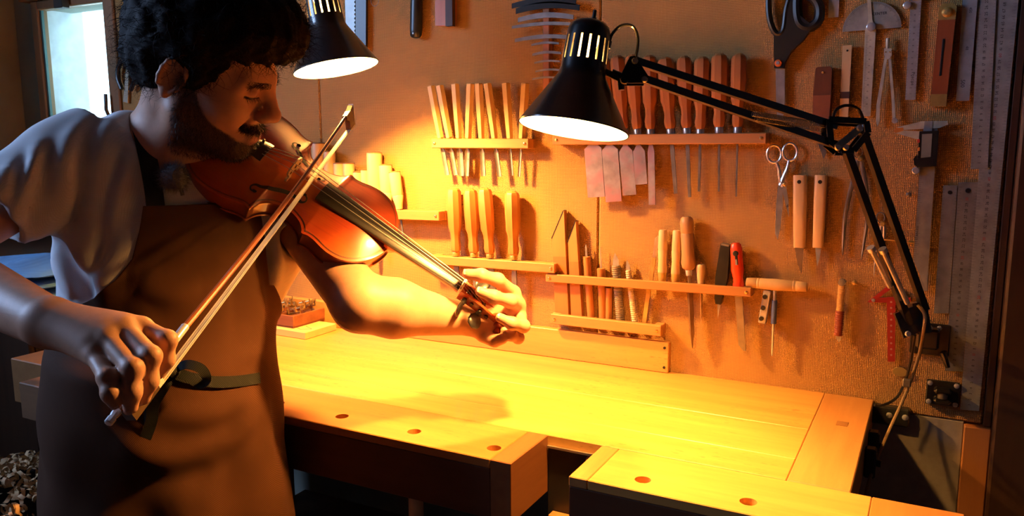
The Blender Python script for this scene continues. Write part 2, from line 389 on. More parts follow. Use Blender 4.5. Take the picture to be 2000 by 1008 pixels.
bk = thing('back_rail', 'flat yellow beech rail standing along the back of the bench', 'rail', (-1.0, -.01, Bt))
o = bx(-1.62, -.4575, -.0175, -.0006, Bt+.0005, Bt+.064, .0015).build('board', M_beech, bk, 0); o.matrix_parent_inverse = bk.matrix_world.inverted()
o.matrix_parent_inverse = Matrix.Translation((1.0, .01, -Bt))
for z in (.012, .053):
    q = MB().lathe([(-.0192, .0028), (-.0170, .0030)], 10, (-.4655, 0, Bt+z), ax=1).build('screw', hb, bk); q.matrix_parent_inverse = Matrix.Translation((1.0, .01, -Bt))

# board and box of little clamps on the bench
zb = Bt+.0175
A = PB(596, 650, zb); Bq = PB(669, 634, zb); Cq = PB(520, 638, zb)
ux = nrm([*(Cq-A)[:2], 0]); uy = nrm([*(Bq-A)[:2], 0]); uy = nrm(uy-ux*(uy @ ux))
MW = frame([A[0], A[1], Bt+.0004], ux, uy, (0, 0, 1))
if ux[0]*uy[1]-ux[1]*uy[0] < 0: MW = frame([A[0], A[1], Bt+.0004], ux, uy, (0, 0, 1))
LB, DB = .30, float(np.linalg.norm((Bq-A)[:2]))
DB = min(DB, .15)
bb = thing('cutting_board', 'pale flat board lying on the bench beneath the clamp box', 'board', mat=MW)
MB().box((LB/2, DB/2, .0085), (LB, DB, .017), .001).build('panel', wood('pale_board', (.62, .40, .16), (.74, .52, .24), axis=0, rough=.5), bb, 0)
g = MB()
for a, c in (((.03, .02), (.06, .045)), ((.06, .045), (.03, .07)), ((.03, .07), (-.0, .0))): pass
g.bar((.012, .035, .0172), (.035, .020, .0172), .0008, .0006); g.bar((.035, .020, .0172), (.060, .030, .0172), .0008, .0006); g.bar((.012, .035, .0172), (.045, .050, .0172), .0008, .0006)
g.build('pencil_outline', plain('pencil', (.2, .12, .06), .8), bb, 0)
P0 = PB(573, 642, zb); P1 = PB(626, 617, zb)
MBX = frame([P0[0], P0[1], Bt+.0180], ux, uy, (0, 0, 1))
bxt = thing('clamp_box', 'shallow reddish wooden box of little brass clamps on the pale board', 'box', mat=MBX)
M_box = wood('rosewood_box', (.13, .035, .015), (.28, .10, .04), axis=0, rough=.4)
lx, ly, hb_ = .17, min(.13, float(np.linalg.norm((P1-P0)[:2]))), .030
MB().box((lx/2, ly/2, .002), (lx, ly, .004)).build('base', M_box, bxt, 0)
for c, d in (((lx/2, .003, hb_/2), (lx, .006, hb_)), ((lx/2, ly-.003, hb_/2), (lx, .006, hb_)), ((.003, ly/2, hb_/2), (.006, ly-.0125, hb_)), ((lx-.003, ly/2, hb_/2), (.006, ly-.0125, hb_))):
    MB().box(c, d, .0008).build('side', M_box, bxt, 0)
for k in range(1, 4): MB().box((lx*k/4, ly/2, .012), (.003, ly-.013, .016)).build('divider', M_box, bxt, 0)
MB().box((lx/2, ly/2, .012), (lx-.013, .003, .0155)).build('divider', M_box, bxt, 0)
M_brass = steel('clamp_brass', (.62, .42, .16), .3)
for k in range(11):
    cx, cy = .020+(k % 4)*.042+rng.uniform(-.004, .004), .025+(k//4)*.036+rng.uniform(-.004, .004)
    cx, cy = min(max(cx, .024), lx-.024), min(max(cy, .018), ly-.018)
    an = rng.uniform(-.5, .5)+(.9 if k % 3 else .2); z = .030+.004*(k % 3)
    c_ = thing('small_clamp', 'tiny brass clamp with thumbscrew lying in the shallow wooden box', 'clamp', group='small clamps in the box',
               mat=MBX @ Matrix.Translation((cx, cy, z)) @ Matrix.Rotation(an, 4, 'Z') @ Matrix.Rotation(.25, 4, 'Y'))
    MB().box((0, 0, 0), (.040, .0035, .006), .0006).build('bar', M_brass, c_, 0)
    MB().box((.018, 0, .007), (.004, .005, .012), .0006).build('fixed_jaw', M_brass, c_, 0)
    MB().box((-.006, 0, .007), (.006, .007, .014), .0006).build('sliding_jaw', M_brass, c_, 0)
    MB().lathe([(-.022, .0016), (.010, .0016)], 8, (0, 0, .010), ax=0).box((-.024, 0, .010), (.004, .002, .012), .0006).build('thumbscrew', M_brass, c_)
# ---------------------------------------------------------------- tools on the wall
M_yel = wood('boxwood_handle', (.66, .42, .13), (.78, .56, .22), rough=.4)
M_hnd = wood('beech_handle', (.42, .17, .045), (.56, .26, .075), rough=.35, coat=.2)
M_hnd2 = wood('red_handle', (.34, .11, .03), (.46, .18, .05), rough=.35, coat=.2)
M_rack = wood('cherry_rack', (.40, .17, .05), (.54, .27, .09), axis=0, rough=.45)
M_pale = wood('pale_handle', (.64, .42, .19), (.74, .52, .26), rough=.45)
M_steel = steel('tool_steel', metal=.65); M_dsteel = steel('dark_tool_steel', (.30, .28, .26), .35, metal=.65)
M_blue = steel('plane_iron', (.50, .46, .50), .38, heat=(.50, .30, .34))
M_chrome = steel('chrome', (.85, .85, .85), .2, metal=.55)
M_brs = steel('brass', (.78, .52, .16), .3, metal=.55); M_pin = steel('brass_pin', (.85, .6, .25), .25)
M_black = plain('black_plastic', (.012, .012, .012), .35, var=.2)
M_ink = plain('dark_ink', (.015, .015, .015), .7); M_brownink = plain('burnt_stamp', (.16, .06, .015), .8)
M_redink = plain('red_ink', (.45, .03, .02), .6)
ORD = ['first', 'second', 'third', 'fourth', 'fifth', 'sixth', 'seventh', 'eighth', 'ninth', 'tenth', 'eleventh', 'twelfth']

def wtool(name, label, cat, a, b, off=.012, group=None):
    """thing hanging on the wall from pixel a (top) to pixel b (bottom); local z runs up the tool, x to the right, y into the wall"""
    A = W(a[0], a[1], off); B = W(b[0], b[1], off); z = nrm(A-B); z = nrm(np.array([z[0], 0, z[2]])); y = np.array([0, 1., 0]); x = np.cross(y, z)
    o = thing(name, label, cat, group=group, mat=frame(A, x, y, z)); L = float(np.linalg.norm(A-B))
    k = pxw(a[0], a[1], 10)/10
    return o, L, k
def wp(root, px, py, off):
    """wall pixel in the local frame of a thing"""
    p = root.matrix_world.inverted() @ Vector(W(px, py, off)); return p
def turned(root, name, prof, mat, n=20, ph=.5, smooth=35, sx=1., sy=1., c=(0, 0, 0)):
    return MB().lathe(prof, n, c, sx=sx, sy=sy, ph=ph).build(name, mat, root, smooth)
def flat(root, name, poly, th, mat, y=0., smooth=30):
    return MB().prism(poly, y-th/2, y+th/2).build(name, mat, root, smooth)

def rack(name, label, a, b, hpx, off0=.011, off1=.034, pins=True, group=None):
    A = W(a[0], a[1], off1); B = W(b[0], b[1], off1); x = nrm(B-A); x = nrm(np.array([x[0], 0, x[2]])); y = np.array([0, 1., 0]); z = np.cross(x, y)
    o = thing(name, label, 'tool rack', group=group, mat=frame(A, x, y, z)); L = float(np.linalg.norm(B-A))
    h = hpx*float((A-CAM_C) @ CAM_F)/FPX
    MB().box((L/2, (off1-off0)/2, -h/2), (L, off1-off0, h), .0015).build('bar', M_rack, o, 0)
    for q in (.009, L-.009):
        MB().box((q, off1-off0/2+.0002, -h/2), (.018, off0-.0008, h), .001).build('standoff', M_rack, o, 0)
        if pins: MB().lathe([(-.0022, .0008), (-.0016, .0028), (-.0002, .0036)], 12, (q, 0, -h/2), ax=1).build('brass_pin', M_pin, o)
    return o

# --- small rack of eight boxwood gouges
rack('tool_rack', 'short yellow wooden rack holding eight boxwood gouges', (842, 271), (1032, 271), 18, group='wall racks')
sg = [((842, 168), (862, 269), (874, 342), 8.5, ''), ((859, 167), (876, 269), (890.6, 342), 8, 'D7/18'), ((889, 164), (896, 269), (901.5, 344), 12, 'D7/14'), ((919, 163), (915, 269), (911, 344), 10, 'D8/10'),
      ((935, 163), (943, 269), (944.5, 344), 9, 'D9/7'), ((952, 163), (965, 269), (976, 345), 8, 'D9/5'), ((988, 162), (995, 269), (1001, 343), 4.5, ''), ((1026, 162), (1016, 269), (1014, 345), 5, 'D12/2')]
for i, (a, m, b, w, tx) in enumerate(sg):
    o, L, k = wtool('carving_gouge', 'hexagonal boxwood gouge, ' + ORD[i] + ' from the left in the short yellow rack' + (', stamped ' + tx if tx else ''), 'gouge', a, b, .0225, 'boxwood gouges')
    hl = float(np.linalg.norm(W(*a)-W(*m)))
    turned(o, 'handle', [(0, .0085), (-.0012, .0098), (-hl*.5, .0096), (-hl+.002, .0076), (-hl, .0066)], M_yel, 6, 0, 20)
    bw = w*k*.5; g = MB(); n = 8
    # curved gouge blade
    vs = []; zz = [-hl, -hl-.02, -hl-.03, -L+.004, -L]; ww = [.35*bw, .45*bw, .95*bw, bw, bw*.96]
    for z, w_ in zip(zz, ww):
        for j in range(n+1):
            t = -1+2*j/n; vs.append((w_*t, -.0015+.6*w_*(1-t*t), z))
        for j in range(n, -1, -1):
            t = -1+2*j/n; vs.append((w_*t, -.0002+.6*w_*(1-t*t)+.0012, z))
    q = 2*(n+1); fs = [(i_*q+j, i_*q+(j+1) % q, (i_+1)*q+(j+1) % q, (i_+1)*q+j) for i_ in range(len(zz)-1) for j in range(q)]
    fs += [tuple(range(q-1, -1, -1)), tuple((len(zz)-1)*q+j for j in range(q))]
    g.add(vs, [f_[::-1] for f_ in fs]); g.build('blade', M_steel, o, 40)
    if tx:
        g = MB(); t = math.radians(240); nx, ny = math.cos(t), math.sin(t)
        put_text(g, tx, .0048, (nx*.00865*.995-.0000, ny*.00865*.995, -hl*.48), (0, 0, 1), (-ny*-1, nx*-1, 0))
        # push the print onto the left front facet
        g.v = [(v[0]*1.0, v[1]-.0002, v[2]) for v in g.v]
        g.build('stamp', M_brownink, o, 0)

# --- long upper rack with ten chisels and plane irons
rack('tool_rack', 'long wooden rack behind the lamp shade holding ten big handled chisels', (1079, 264), (1497, 259), 19, group='wall racks')
big = [((1146, 112), (1152, 246), (1165, 385), 33, 1), ((1178, 112), (1186, 248), (1199, 394), 31, 1), ((1206, 109), (1219, 250), (1230, 381), 26, 1), ((1234, 107), (1244, 250), (1253, 360), 23, 1), ((1268, 108), (1269, 250), (1274, 400), 13, 1),
       ((1299, 112), (1307, 250), (1320, 378), 8, 0), ((1336, 110), (1339, 248), (1347, 385), 7, 0), ((1372, 111), (1366, 250), (1365, 374), 5, 0), ((1406, 105), (1404, 246), (1404, 374), 4, 0), ((1444, 105), (1441, 246), (1438, 384), 3.5, 0)]
def oct_handle(o, hl, r, mat, ferr=.010):
    turned(o, 'handle', [(0, r*.45), (-.004, r*.80), (-.010, r*.97), (-hl*.35, r), (-hl*.62, r*.92), (-hl*.70, r*.70), (-hl*.80, r*.62), (-hl*.90, r*.74), (-hl+.004, r*.66), (-hl, r*.50)], mat, 8, .5, 24)
    turned(o, 'ferrule', [(-hl, r*.50), (-hl-.001, r*.53), (-hl-ferr, r*.50)], M_brs if ferr < .0095 else M_steel, 18)
for i, (a, m, b, w, iron) in enumerate(big):
    o, L, k = wtool('bench_chisel', ('broad iron' if iron else 'narrow blade') + ' chisel with red octagonal handle, ' + ORD[i] + ' from the left in the long rack', 'chisel', a, b, .0235, 'big handled chisels')
    hl = float(np.linalg.norm(W(*a)-W(*m)))
    oct_handle(o, hl, .0148+.0012*((i*7) % 3)/2, M_hnd2, .011)
    z1 = -hl-.040; bw = w*k/2
    if iron: flat(o, 'blade', [(-.003, -hl-.008), (.003, -hl-.008), (.004, z1+.008), (bw, z1-.004), (bw, -L), (-bw, -L), (-bw, z1-.004), (-.004, z1+.008)], .0030, M_blue)
    else: flat(o, 'blade', [(-.002, -hl-.008), (.002, -hl-.008), (bw, z1), (bw*.8, -L), (-bw*.8, -L), (-bw, z1)], .0035, M_dsteel)

# --- middle rack with four octagonal handled chisels
rack('tool_rack', 'middle wooden rack with four large octagonal chisels behind the violin neck', (838, 499), (1083, 516), 17, group='wall racks')
mid = [((886, 367), (889, 490), (893, 560), 10), ((918, 369), (925, 492), (930, 565), 9), ((946, 367), (957, 494), (963, 568), 12), ((1000, 373), (1005, 497), (1006, 592), 9)]
for i, (a, m, b, w) in enumerate(mid):
    o, L, k = wtool('bench_chisel', 'orange octagonal handled chisel, ' + ORD[i] + ' from the left in the middle rack', 'chisel', a, b, .0235, 'octagonal chisels')
    hl = float(np.linalg.norm(W(*a)-W(*m)))
    oct_handle(o, hl, .0168, M_hnd, .009)
    bw = w*k/2; flat(o, 'blade', [(-.0028, -hl), (.0028, -hl), (bw, -hl-.045), (bw, -L), (-bw, -L), (-bw, -hl-.045)], .0034, M_dsteel)

# --- left rack with pale round handled files
rack('tool_rack', 'wooden rack of pale round handles ending beside the violin body', (560, 404), (857, 413), 17, group='wall racks')
ppale = [((622, 279), (626, 400), 21, 0), ((643.5, 295), (646, 400), 18, 0), ((662, 318), (665, 402), 17, 0), ((681, 318), (683, 402), 18, 0), ((698, 335), (700, 402), 14, 0), ((713, 331), (714, 402), 14, 0),
         ((731, 297), (733, 404), 24, 1), ((752.5, 321), (757, 406), 21, 2), ((770, 335), (783, 407), 19, 1)]
for i, (a, m, w, st) in enumerate(ppale):
    o, L, k = wtool('file', 'pale round handled file, ' + ORD[i] + ' from the left in the rack above the violin', 'file', a, (m[0]+(m[0]-a[0])*.55, m[1]+(70 if i == 8 else 42)), .0235, 'pale handled files')
    hl = float(np.linalg.norm(W(*a)-W(*m))); r = w*k/2
    turned(o, 'handle', [(0, r*.80), (-.002, r*.96), (-.004, r), (-hl*.60, r*.97), (-hl*.64, r*.90), (-hl*.66, r*.95), (-hl*.90, r*.62), (-hl, r*.55)], M_pale, 22)
    turned(o, 'end_ring', [(.0006, r*.70), (-.0010, r*.995), (-.0024, r*1.012)], wood('dark_end_grain', (.22, .10, .03), (.30, .14, .05)), 22)
    flat(o, 'blade', [(-.0025, -hl), (.0025, -hl), (.0016, -L+.01), (0, -L), (-.0016, -L+.01)], .003, M_dsteel)
for (a, b), nm in ((((738, 470), (739, 518)), 'thin pointed awl hanging below the violin body'),):
    o, L, k = wtool('awl', nm, 'awl', a, b, .02); turned(o, 'handle', [(0, .004), (-.004, .006), (-L*.75, .005), (-L*.8, .003)], M_pale); turned(o, 'spike', [(-L*.8, .0028), (-L, .0004)], M_steel)

# --- lower racks with knives, files and awls
rack('tool_rack', 'long lower rack strip with knives, files and a red handled file', (1065, 535), (1467, 563), 16, .021, .031, group='wall racks')
rack('tool_rack', 'short lowest rack strip carrying the knife tips above the bench', (1075, 613), (1291, 637), 20, .021, .033, group='wall racks')
G = 'tools in the lower racks'
M_leather = wood('knife_wood', (.46, .19, .05), (.58, .27, .08), rough=.45); M_leather2 = wood('knife_wood_dark', (.36, .13, .035), (.46, .19, .05), rough=.45)
for j, (tl, tr, bl, br, split, lab) in enumerate((((1081, 466), (1104, 411), (1087, 614), (1113, 618), 500, 'wide slant topped wooden sheath knife at the left end of the lower rack'),
                                       ((1112, 473), (1127, 432), (1118, 616), (1139, 620), 510, 'narrower slant topped wooden sheath knife beside the wide one'))):
    o, L, k = wtool('sheath_knife', lab, 'knife', tr, br, .0105, G)
    q = [wp(o, *p, .0105) for p in (tl, tr, br, bl)]; P = [(v.x, v.z) for v in q]
    ms = split; t0 = (ms-tl[1])/(bl[1]-tl[1]); t1 = (ms-tr[1])/(br[1]-tr[1])
    ml = (P[0][0]+(P[3][0]-P[0][0])*t0, P[0][1]+(P[3][1]-P[0][1])*t0); mr = (P[1][0]+(P[2][0]-P[1][0])*t1, P[1][1]+(P[2][1]-P[1][1])*t1)
    flat(o, 'sheath', [P[0], P[1], mr, ml], .0145, M_leather); flat(o, 'grip', [ml, mr, P[2], P[3]], .0140, M_leather2)
    e = nrm(np.array(P[1])-np.array(P[0])); n_ = np.array((-e[1], e[0]))*.0022
    flat(o, 'edge', [P[0], P[1], tuple(np.array(P[1])+n_), tuple(np.array(P[0])+n_)], .0150, M_black)
def stick(name, label, cat, a, b, w, mat, part='handle', th=None, n=12):
    o, L, k = wtool(name, label, cat, a, b, .0105, G); r = w*k/2
    turned(o, part, [(0, r*.85), (-.001, r), (-L, r)], mat, n, sy=min(1., .0095/r)); return o, L, k
o, L, k = stick('chip_knife', 'round wooden stick knife with upright thin blade, right of the sheath knives', 'knife', (1146, 501), (1155, 621), 14, M_leather2)
flat(o, 'blade', [(-.003, 0), (.002, 0), (.0015, .022), (0, .027), (-.002, .02)], .0015, M_steel)
o, L, k = stick('chip_knife', 'wooden stick with thin needle blade standing up in the lowest rack', 'knife', (1174, 524), (1178, 623), 15, M_leather2)
flat(o, 'blade', [(-.002, 0), (.002, 0), (.0004, .046)], .0012, M_steel)
o, L, k = stick('dowel', 'short plain wooden dowel standing in the lowest rack', 'dowel', (1190, 561), (1189, 626), 13, M_leather2)
for a, b, w, mat, lab, tip in (((1203, 519), (1212, 632), 16, plain('grey_cord', (.24, .18, .13), .8), 'grey cord wrapped carving knife with leaf shaped blade', 22), ((1227, 528), (1240, 632), 11, plain('white_cord', (.62, .52, .36), .8), 'white cord wrapped scalpel with small pointed blade', 18)):
    o, L, k = wtool('wrapped_knife', lab, 'knife', a, b, .0105, G); r = w*k/2
    N = int(L/.0042); pr = []
    for q in range(N): z = -L*q/N; pr += [(z, r*.86), (z-L/N*.5, r)]
    pr.append((-L, r*.86)); turned(o, 'cord_grip', pr, mat, 14, sy=min(1., .0095/r))
    t = tip*.00105; flat(o, 'blade', [(-r*.75, 0), (r*.7, 0), (r*.75, t*.5), (0, t*1.15), (-r*.55, t*.6)], .0016, M_steel)
o, L, k = wtool('marking_knife', 'slim flat marking knife leaning sideways in the lower rack', 'knife', (1284, 460), (1258, 632), .0105, G)
flat(o, 'blade', [(-.0035, -.045), (.0035, -.045), (.0045, -.004), (.001, 0), (-.004, -.006)], .0018, steel('pale_blade', (.8, .7, .55)))
flat(o, 'grip', [(-.0042, -.046), (.0042, -.046), (.0042, -L), (-.0042, -L)], .006, M_brs)
for a, b, w, lab in (((1295, 449), (1293.5, 541), 18.5, 'pale turned file handle, left of the big brown one'), ((1322, 450), (1319, 544), 18, 'pale turned file handle partly behind the big brown one')):
    o, L, k = wtool('file', lab, 'file', a, b, .0135, G); r = w*k/2
    turned(o, 'handle', [(0, r*.7), (-.003, r*.88), (-L*.40, r*.98), (-L*.42, r*.92), (-L*.44, r), (-L*.66, r*.86), (-L*.82, r*.95), (-L*.90, r*.96)], M_pale, 20, sy=.8)
    turned(o, 'ferrule', [(-L*.90, r*.92), (-L, r*.92), (-L-.02, r*.5)], M_brs, 18, sy=.8)
o, L, k = wtool('triangular_file', 'big brown round handle with steel ferrule and long three sided scraper blade', 'file', (1341, 423), (1352, 680), .0175, G); r = 14*k
h1 = .132*L/.30*1.0
hl = float(np.linalg.norm(W(1341, 423)-W(1345, 526)))
turned(o, 'handle', [(0, r*.55), (-.004, r*.82), (-.012, r*.93), (-hl*.30, r*.92), (-hl*.31, r*.87), (-hl*.33, r*.92), (-hl*.70, r*.90), (-hl*.86, r*1.02), (-hl*.95, r*.90), (-hl, r*.5)], wood('brown_handle', (.36, .19, .08), (.48, .27, .12)), 22, sy=.85)
turned(o, 'ferrule', [(-hl, r*.5), (-hl-.011, r*.44)], M_chrome, 18)
MB().lathe([(-hl-.011, .004), (-hl-.05, .0068), (-L+.03, .0056), (-L, .0010)], 3, ph=.25).build('blade', steel('worn_blade', (.5, .36, .24), .4), o, 20)
o, L, k = wtool('awl', 'small pale awl with short round handle in the lower rack', 'awl', (1369, 516), (1369.5, 634), .0155, G); r = 9*k
hl = float(np.linalg.norm(W(1369, 516)-W(1370, 566)))
turned(o, 'handle', [(0, r*.75), (-.003, r*.95), (-.010, r), (-hl, r*.55)], M_pale, 20); turned(o, 'spike', [(-hl, .0032), (-L*.7, .0024), (-L, .0004)], steel('rusty_spike', (.6, .42, .22), .4), 12)
o, L, k = wtool('craft_knife', 'black moulded plastic craft knife with short pointed blade', 'knife', (1417, 476), (1402, 622), .0135, G); r = 11*k
flat(o, 'handle', [(-r*.7, .0), (r*.9, -.002), (r*1.1, -L*.45), (r*.5, -L*.72), (r*.35, -L*.80), (-r*.55, -L*.80), (-r*.8, -L*.72), (-r*1.05, -L*.45)], .015, M_black)
flat(o, 'cap', [(-r*.55, .001), (r*.75, -.001), (r*.75, -.004), (-r*.6, -.003)], .017, plain('grey_plastic', (.2, .16, .12), .5)); flat(o, 'blade', [(-r*.35, -L*.80), (r*.25, -L*.80), (r*.1, -L*.92), (0, -L)], .0012, M_steel)
o, L, k = wtool('red_handled_file', 'file with bright orange red plastic handle and long grey blade', 'file', (1437, 474), (1451, 685), .0165, G); r = 12*k
hl = float(np.linalg.norm(W(1437, 474)-W(1443, 560))); M_red = plain('orange_red_plastic', (.72, .055, .012), .35, coat=.3)
MB().lathe([(0, r*.5), (-.004, r*.85), (-.012, r*.98), (-hl*.40, r*.98), (-hl*.62, r*1.06), (-hl*.80, r*.80), (-hl*.84, r*.86), (-hl*.88, r*.8), (-hl*.93, r*.95), (-hl, r*.9)], 24, sy=.72).build('handle', M_red, o)
MB().lathe([(-r*.80, .0042), (-r*.70, .0056), (-r*.60, .0056)], 16, (0, 0, -.020), ax=1).box((.0010, -r*.70, -.033), (.005, .003, .018), .001).build('hanging_slot', M_black, o)
flat(o, 'label_strip', [(-.0012, -.031), (.0022, -.031), (.0022, -.042), (-.0012, -.042)], .0030, M_chrome, -r*.705)
flat(o, 'blade', [(-.0082, -hl), (.0062, -hl), (.0056, -L), (.001, -L), (-.0072, -L+.012)], .0045, steel('file_grey', (.42, .36, .28), .5))

# --- T handled reamer, little clamp block
o, L, k = wtool('reamer', 'reamer with pale turned cross handle and blue taped steel shaft', 'reamer', (1514, 556), (1508, 695), .016); h = float(np.linalg.norm(W(1457, 551)-W(1574, 562)))
pr = []; r = 12.5*k
for z, q in ((0, .82), (.006, .95), (.17, 1.0), (.18, .93), (.19, 1.0), (.215, 1.0), (.225, .93), (.235, 1.02), (.5, 1.12), (.76, 1.02), (.77, .95), (.78, 1.02), (.81, 1.), (.82, .93), (.83, .98), (.985, .88), (1, .75)): pr.append((-h*.5+h*z, r*q))
MB().lathe([(p[0], p[1]*.86) for p in pr], 20, (.002, 0, 0), ax=0).build('cross_handle', M_pale, o)
turned(o, 'shaft', [(-.008, .0035), (-.05, .0032), (-L, .0016)], M_chrome, 14); turned(o, 'tape', [(-.030, .0052), (-.075, .0050)], plain('blue_tape', (.06, .10, .34), .5), 14)
o, L, k = wtool('peg_shaper', 'small chrome peg shaper block hanging under the reamer handle', 'peg shaper', (1500, 567), (1489, 631), .012); w = 15*k
MB().box((0, 0, -L/2), (w, .016, L), .002).build('body', M_chrome, o, 0)
for z in (-.012, -L*.52, -L+.010): MB().lathe([(-.0105, .0042), (-.0078, .0046)], 14, (-.002, 0, z), ax=1).build('screw', M_black, o)
MB().box((w*.38, -.0085, -L*.5), (.003, .003, L*.92), .0005).build('cutter', M_steel, o, 0)

# --- wrapped knife, pair of pale knives, scissors
o, L, k = wtool('wrapped_knife', 'knife bound in yellow and dark red cord hanging alone low on the board', 'knife', (1645, 546), (1636, 668), .012); r = 8.5*k
hy = L*.50; M_yc = plain('yellow_cord', (.60, .36, .11), .7); M_rc = plain('oxblood_cord', (.26, .045, .02), .5)
def corded(o, z0, z1, r, p, mat, name, r1=None):
    N = max(3, int(abs(z1-z0)/p)); pr = []
    for q in range(N):
        z = z0+(z1-z0)*q/N; rr = r+((r1 or r)-r)*q/N; pr += [(z, rr*.88), (z+(z1-z0)/N*.5, rr)]
    pr.append((z1, (r1 or r)*.88)); turned(o, name, pr, mat, 18, sy=.72)
corded(o, -.010, -hy, r*.92, .0030, M_yc, 'yellow_binding'); corded(o, -hy, -L+.012, r*1.08, .0042, M_rc, 'red_binding', r*1.02)
MB().lathe([(-.006, r*.3), (-.0055, r*.86), (.005, r*.86)], 18, (0, 0, -.005), ax=1).build('cap', plain('grey_cap', (.25, .22, .18), .5, .5), o)
flat(o, 'blade', [(-r*.6, -L+.013), (r*.8, -L+.013), (r*.7, -L+.004), (.002, -L), (-r*.3, -L+.005)], .0025, M_steel)
for j, (a, m, b, w, lab) in enumerate((((1563, 342), (1557, 482), (1561, 535), 26, 'broad carving knife with pale flat handle, left of the pair'), ((1604, 342), (1597, 482), (1596, 521), 24, 'carving knife with pale flat handle and narrow bright blade, right of the pair'))):
    o, L, k = wtool('carving_knife', lab, 'knife', a, b, .012, 'pale carving knives'); w_ = w*k/2
    hl = float(np.linalg.norm(W(*a)-W(*m))); z = -hl
    g = MB(); n = 20; vs = []
    for z_, q in ((0, .97), (-.0015, 1.04), (-hl*.4, 1.02), (-hl+.001, .90), (-hl, .86)):
        for t in range(n):
            c, s_ = math.cos(2*math.pi*t/n), math.sin(2*math.pi*t/n); e = .62
            vs.append((w_*q*math.copysign(abs(c)**e, c), .0085*math.copysign(abs(s_)**e, s_)*min(q, 1), z_))
    g.add(vs, [(i*n+t, (i+1)*n+t, (i+1)*n+(t+1) % n, i*n+(t+1) % n) for i in range(4) for t in range(n)]+[tuple(range(n)), tuple(range(5*n-1, 4*n-1, -1))])
    hd = g.build('handle', M_pale, o, 40)
    MB().lathe([(-.0090, .0034), (-.0084, .0036)], 14, (w_*-.05, 0, -.012), ax=1).build('hanging_hole', M_black, o)
    bl = -L
    if j == 0: flat(o, 'blade', [(-w_*.68, -hl), (w_*.62, -hl), (w_*.55, -hl-.02), (w_*.30, bl), (-w_*.35, -hl-.028)], .002, steel('blade_tan', (.62, .48, .36)))
    else: flat(o, 'blade', [(-w_*.45, -hl), (w_*.55, -hl), (w_*.35, -hl-.02), (0, bl), (-w_*.25, -hl-.016)], .002, M_chrome)
def ring(cx, cz, rx, rz, tilt, n=22): return [(cx+rx*math.cos(t)*math.cos(tilt)-rz*math.sin(t)*math.sin(tilt), cz+rx*math.cos(t)*math.sin(tilt)+rz*math.sin(t)*math.cos(tilt)) for t in (2*math.pi*i/n for i in range(n+1))]
o, L, k = wtool('scissors', 'small steel scissors hanging open from the board left of the pale knives', 'scissors', (1527, 283), (1519, 467), .010)
def wl2(pts, off=.010): return [(v.x, v.y, v.z) for v in (wp(o, *p, off) for p in pts)]
for nm, rc, rr, path, tip in (('blade_half', (1512, 301), (14, 17), [(1517, 318), (1521, 330), (1524, 352), (1530, 365)], [(1530, 360), (1535, 362), (1540, 392), (1541, 424), (1536, 405), (1528, 372)]),
                              ('blade_half', (1543, 297), (14, 17), [(1541, 314), (1537, 330), (1530, 346), (1524, 362)], [(1521, 352), (1528, 358), (1529, 400), (1524, 445), (1519, 468), (1514, 456), (1516, 400)])):
    c = wp(o, *rc, .010); ex = abs(wp(o, rc[0]+rr[0], rc[1], .010).x-c.x); ez = abs(wp(o, rc[0], rc[1]+rr[1], .010).z-c.z)
    g = MB(); g.tube([(x, 0, z) for x, z in ring(c.x, c.z, ex, ez, .1)], .0023, 8, cap=False)
    g.tube(catmull(wl2(path), 4), [.003]*5+[.0035]*4+[.004]*4, 8)
    hf = g.build(nm, M_chrome, o)
    P = [(v[0], v[2]) for v in wl2(tip)]; MB().prism(P, -.0015, .0015).build('blade', M_steel, hf, 20)
s_ = wp(o, 1533, 360, .010); MB().lathe([(-.006, .002), (-.005, .0035), (-.002, .0038)], 12, (s_.x, 0, s_.z), ax=1).build('pivot_screw', M_brs, o)

# --- big black handled scissors
o, L, k = wtool('scissors', 'large scissors with black plastic handles and a steel blade, hanging top right', 'scissors', (1548, -60), (1524, 230), .014)
def hole_ring(pts, rr, nm, flatk):
    g = MB(); q = catmull(wl2(pts, .014), 5, True); q.append(q[0]); g.tube(q, rr, 10, cap=False, flat=(0, 1, 0)); return g.build(nm, M_black, o)
hole_ring([(1506, -40), (1501, 0), (1504, 40), (1516, 66), (1530, 60), (1536, 20), (1545, -20), (1540, -60), (1520, -65)], (.009, .0055), 'left_bow', 1)
hole_ring([(1560, -10), (1586, -6), (1600, 14), (1598, 40), (1580, 54), (1562, 46), (1556, 20)], (.009, .009), 'right_bow', 1)
g = MB(); g.prism([(v[0], v[2]) for v in wl2([(1540, -10), (1560, -10), (1562, 30), (1590, 52), (1570, 80), (1548, 100), (1534, 124), (1532, 134), (1514, 134), (1513, 70), (1527, 60), (1536, 20)])], -.007, .006); g.build('shank', M_black, o, 0)
g = MB(); c = wl2([(1522, 124)])[0]; g.lathe([(-.0100, .0052), (-.0068, .0068)], 18, (c[0], 0, c[2]), ax=1); g.build('pivot_ring', plain('orange_plastic', (.7, .16, .03), .4), o)
MB().lathe([(-.0112, .0026), (-.0098, .0036)], 14, (c[0], 0, c[2]), ax=1).build('pivot_screw', M_chrome, o)
flat(o, 'blade', [(v[0], v[2]) for v in wl2([(1515, 134), (1533, 134), (1533, 200), (1529, 231), (1518, 231), (1516, 190)])], .0030, M_steel, .004)
q = wl2([(1585, 37)])[0]

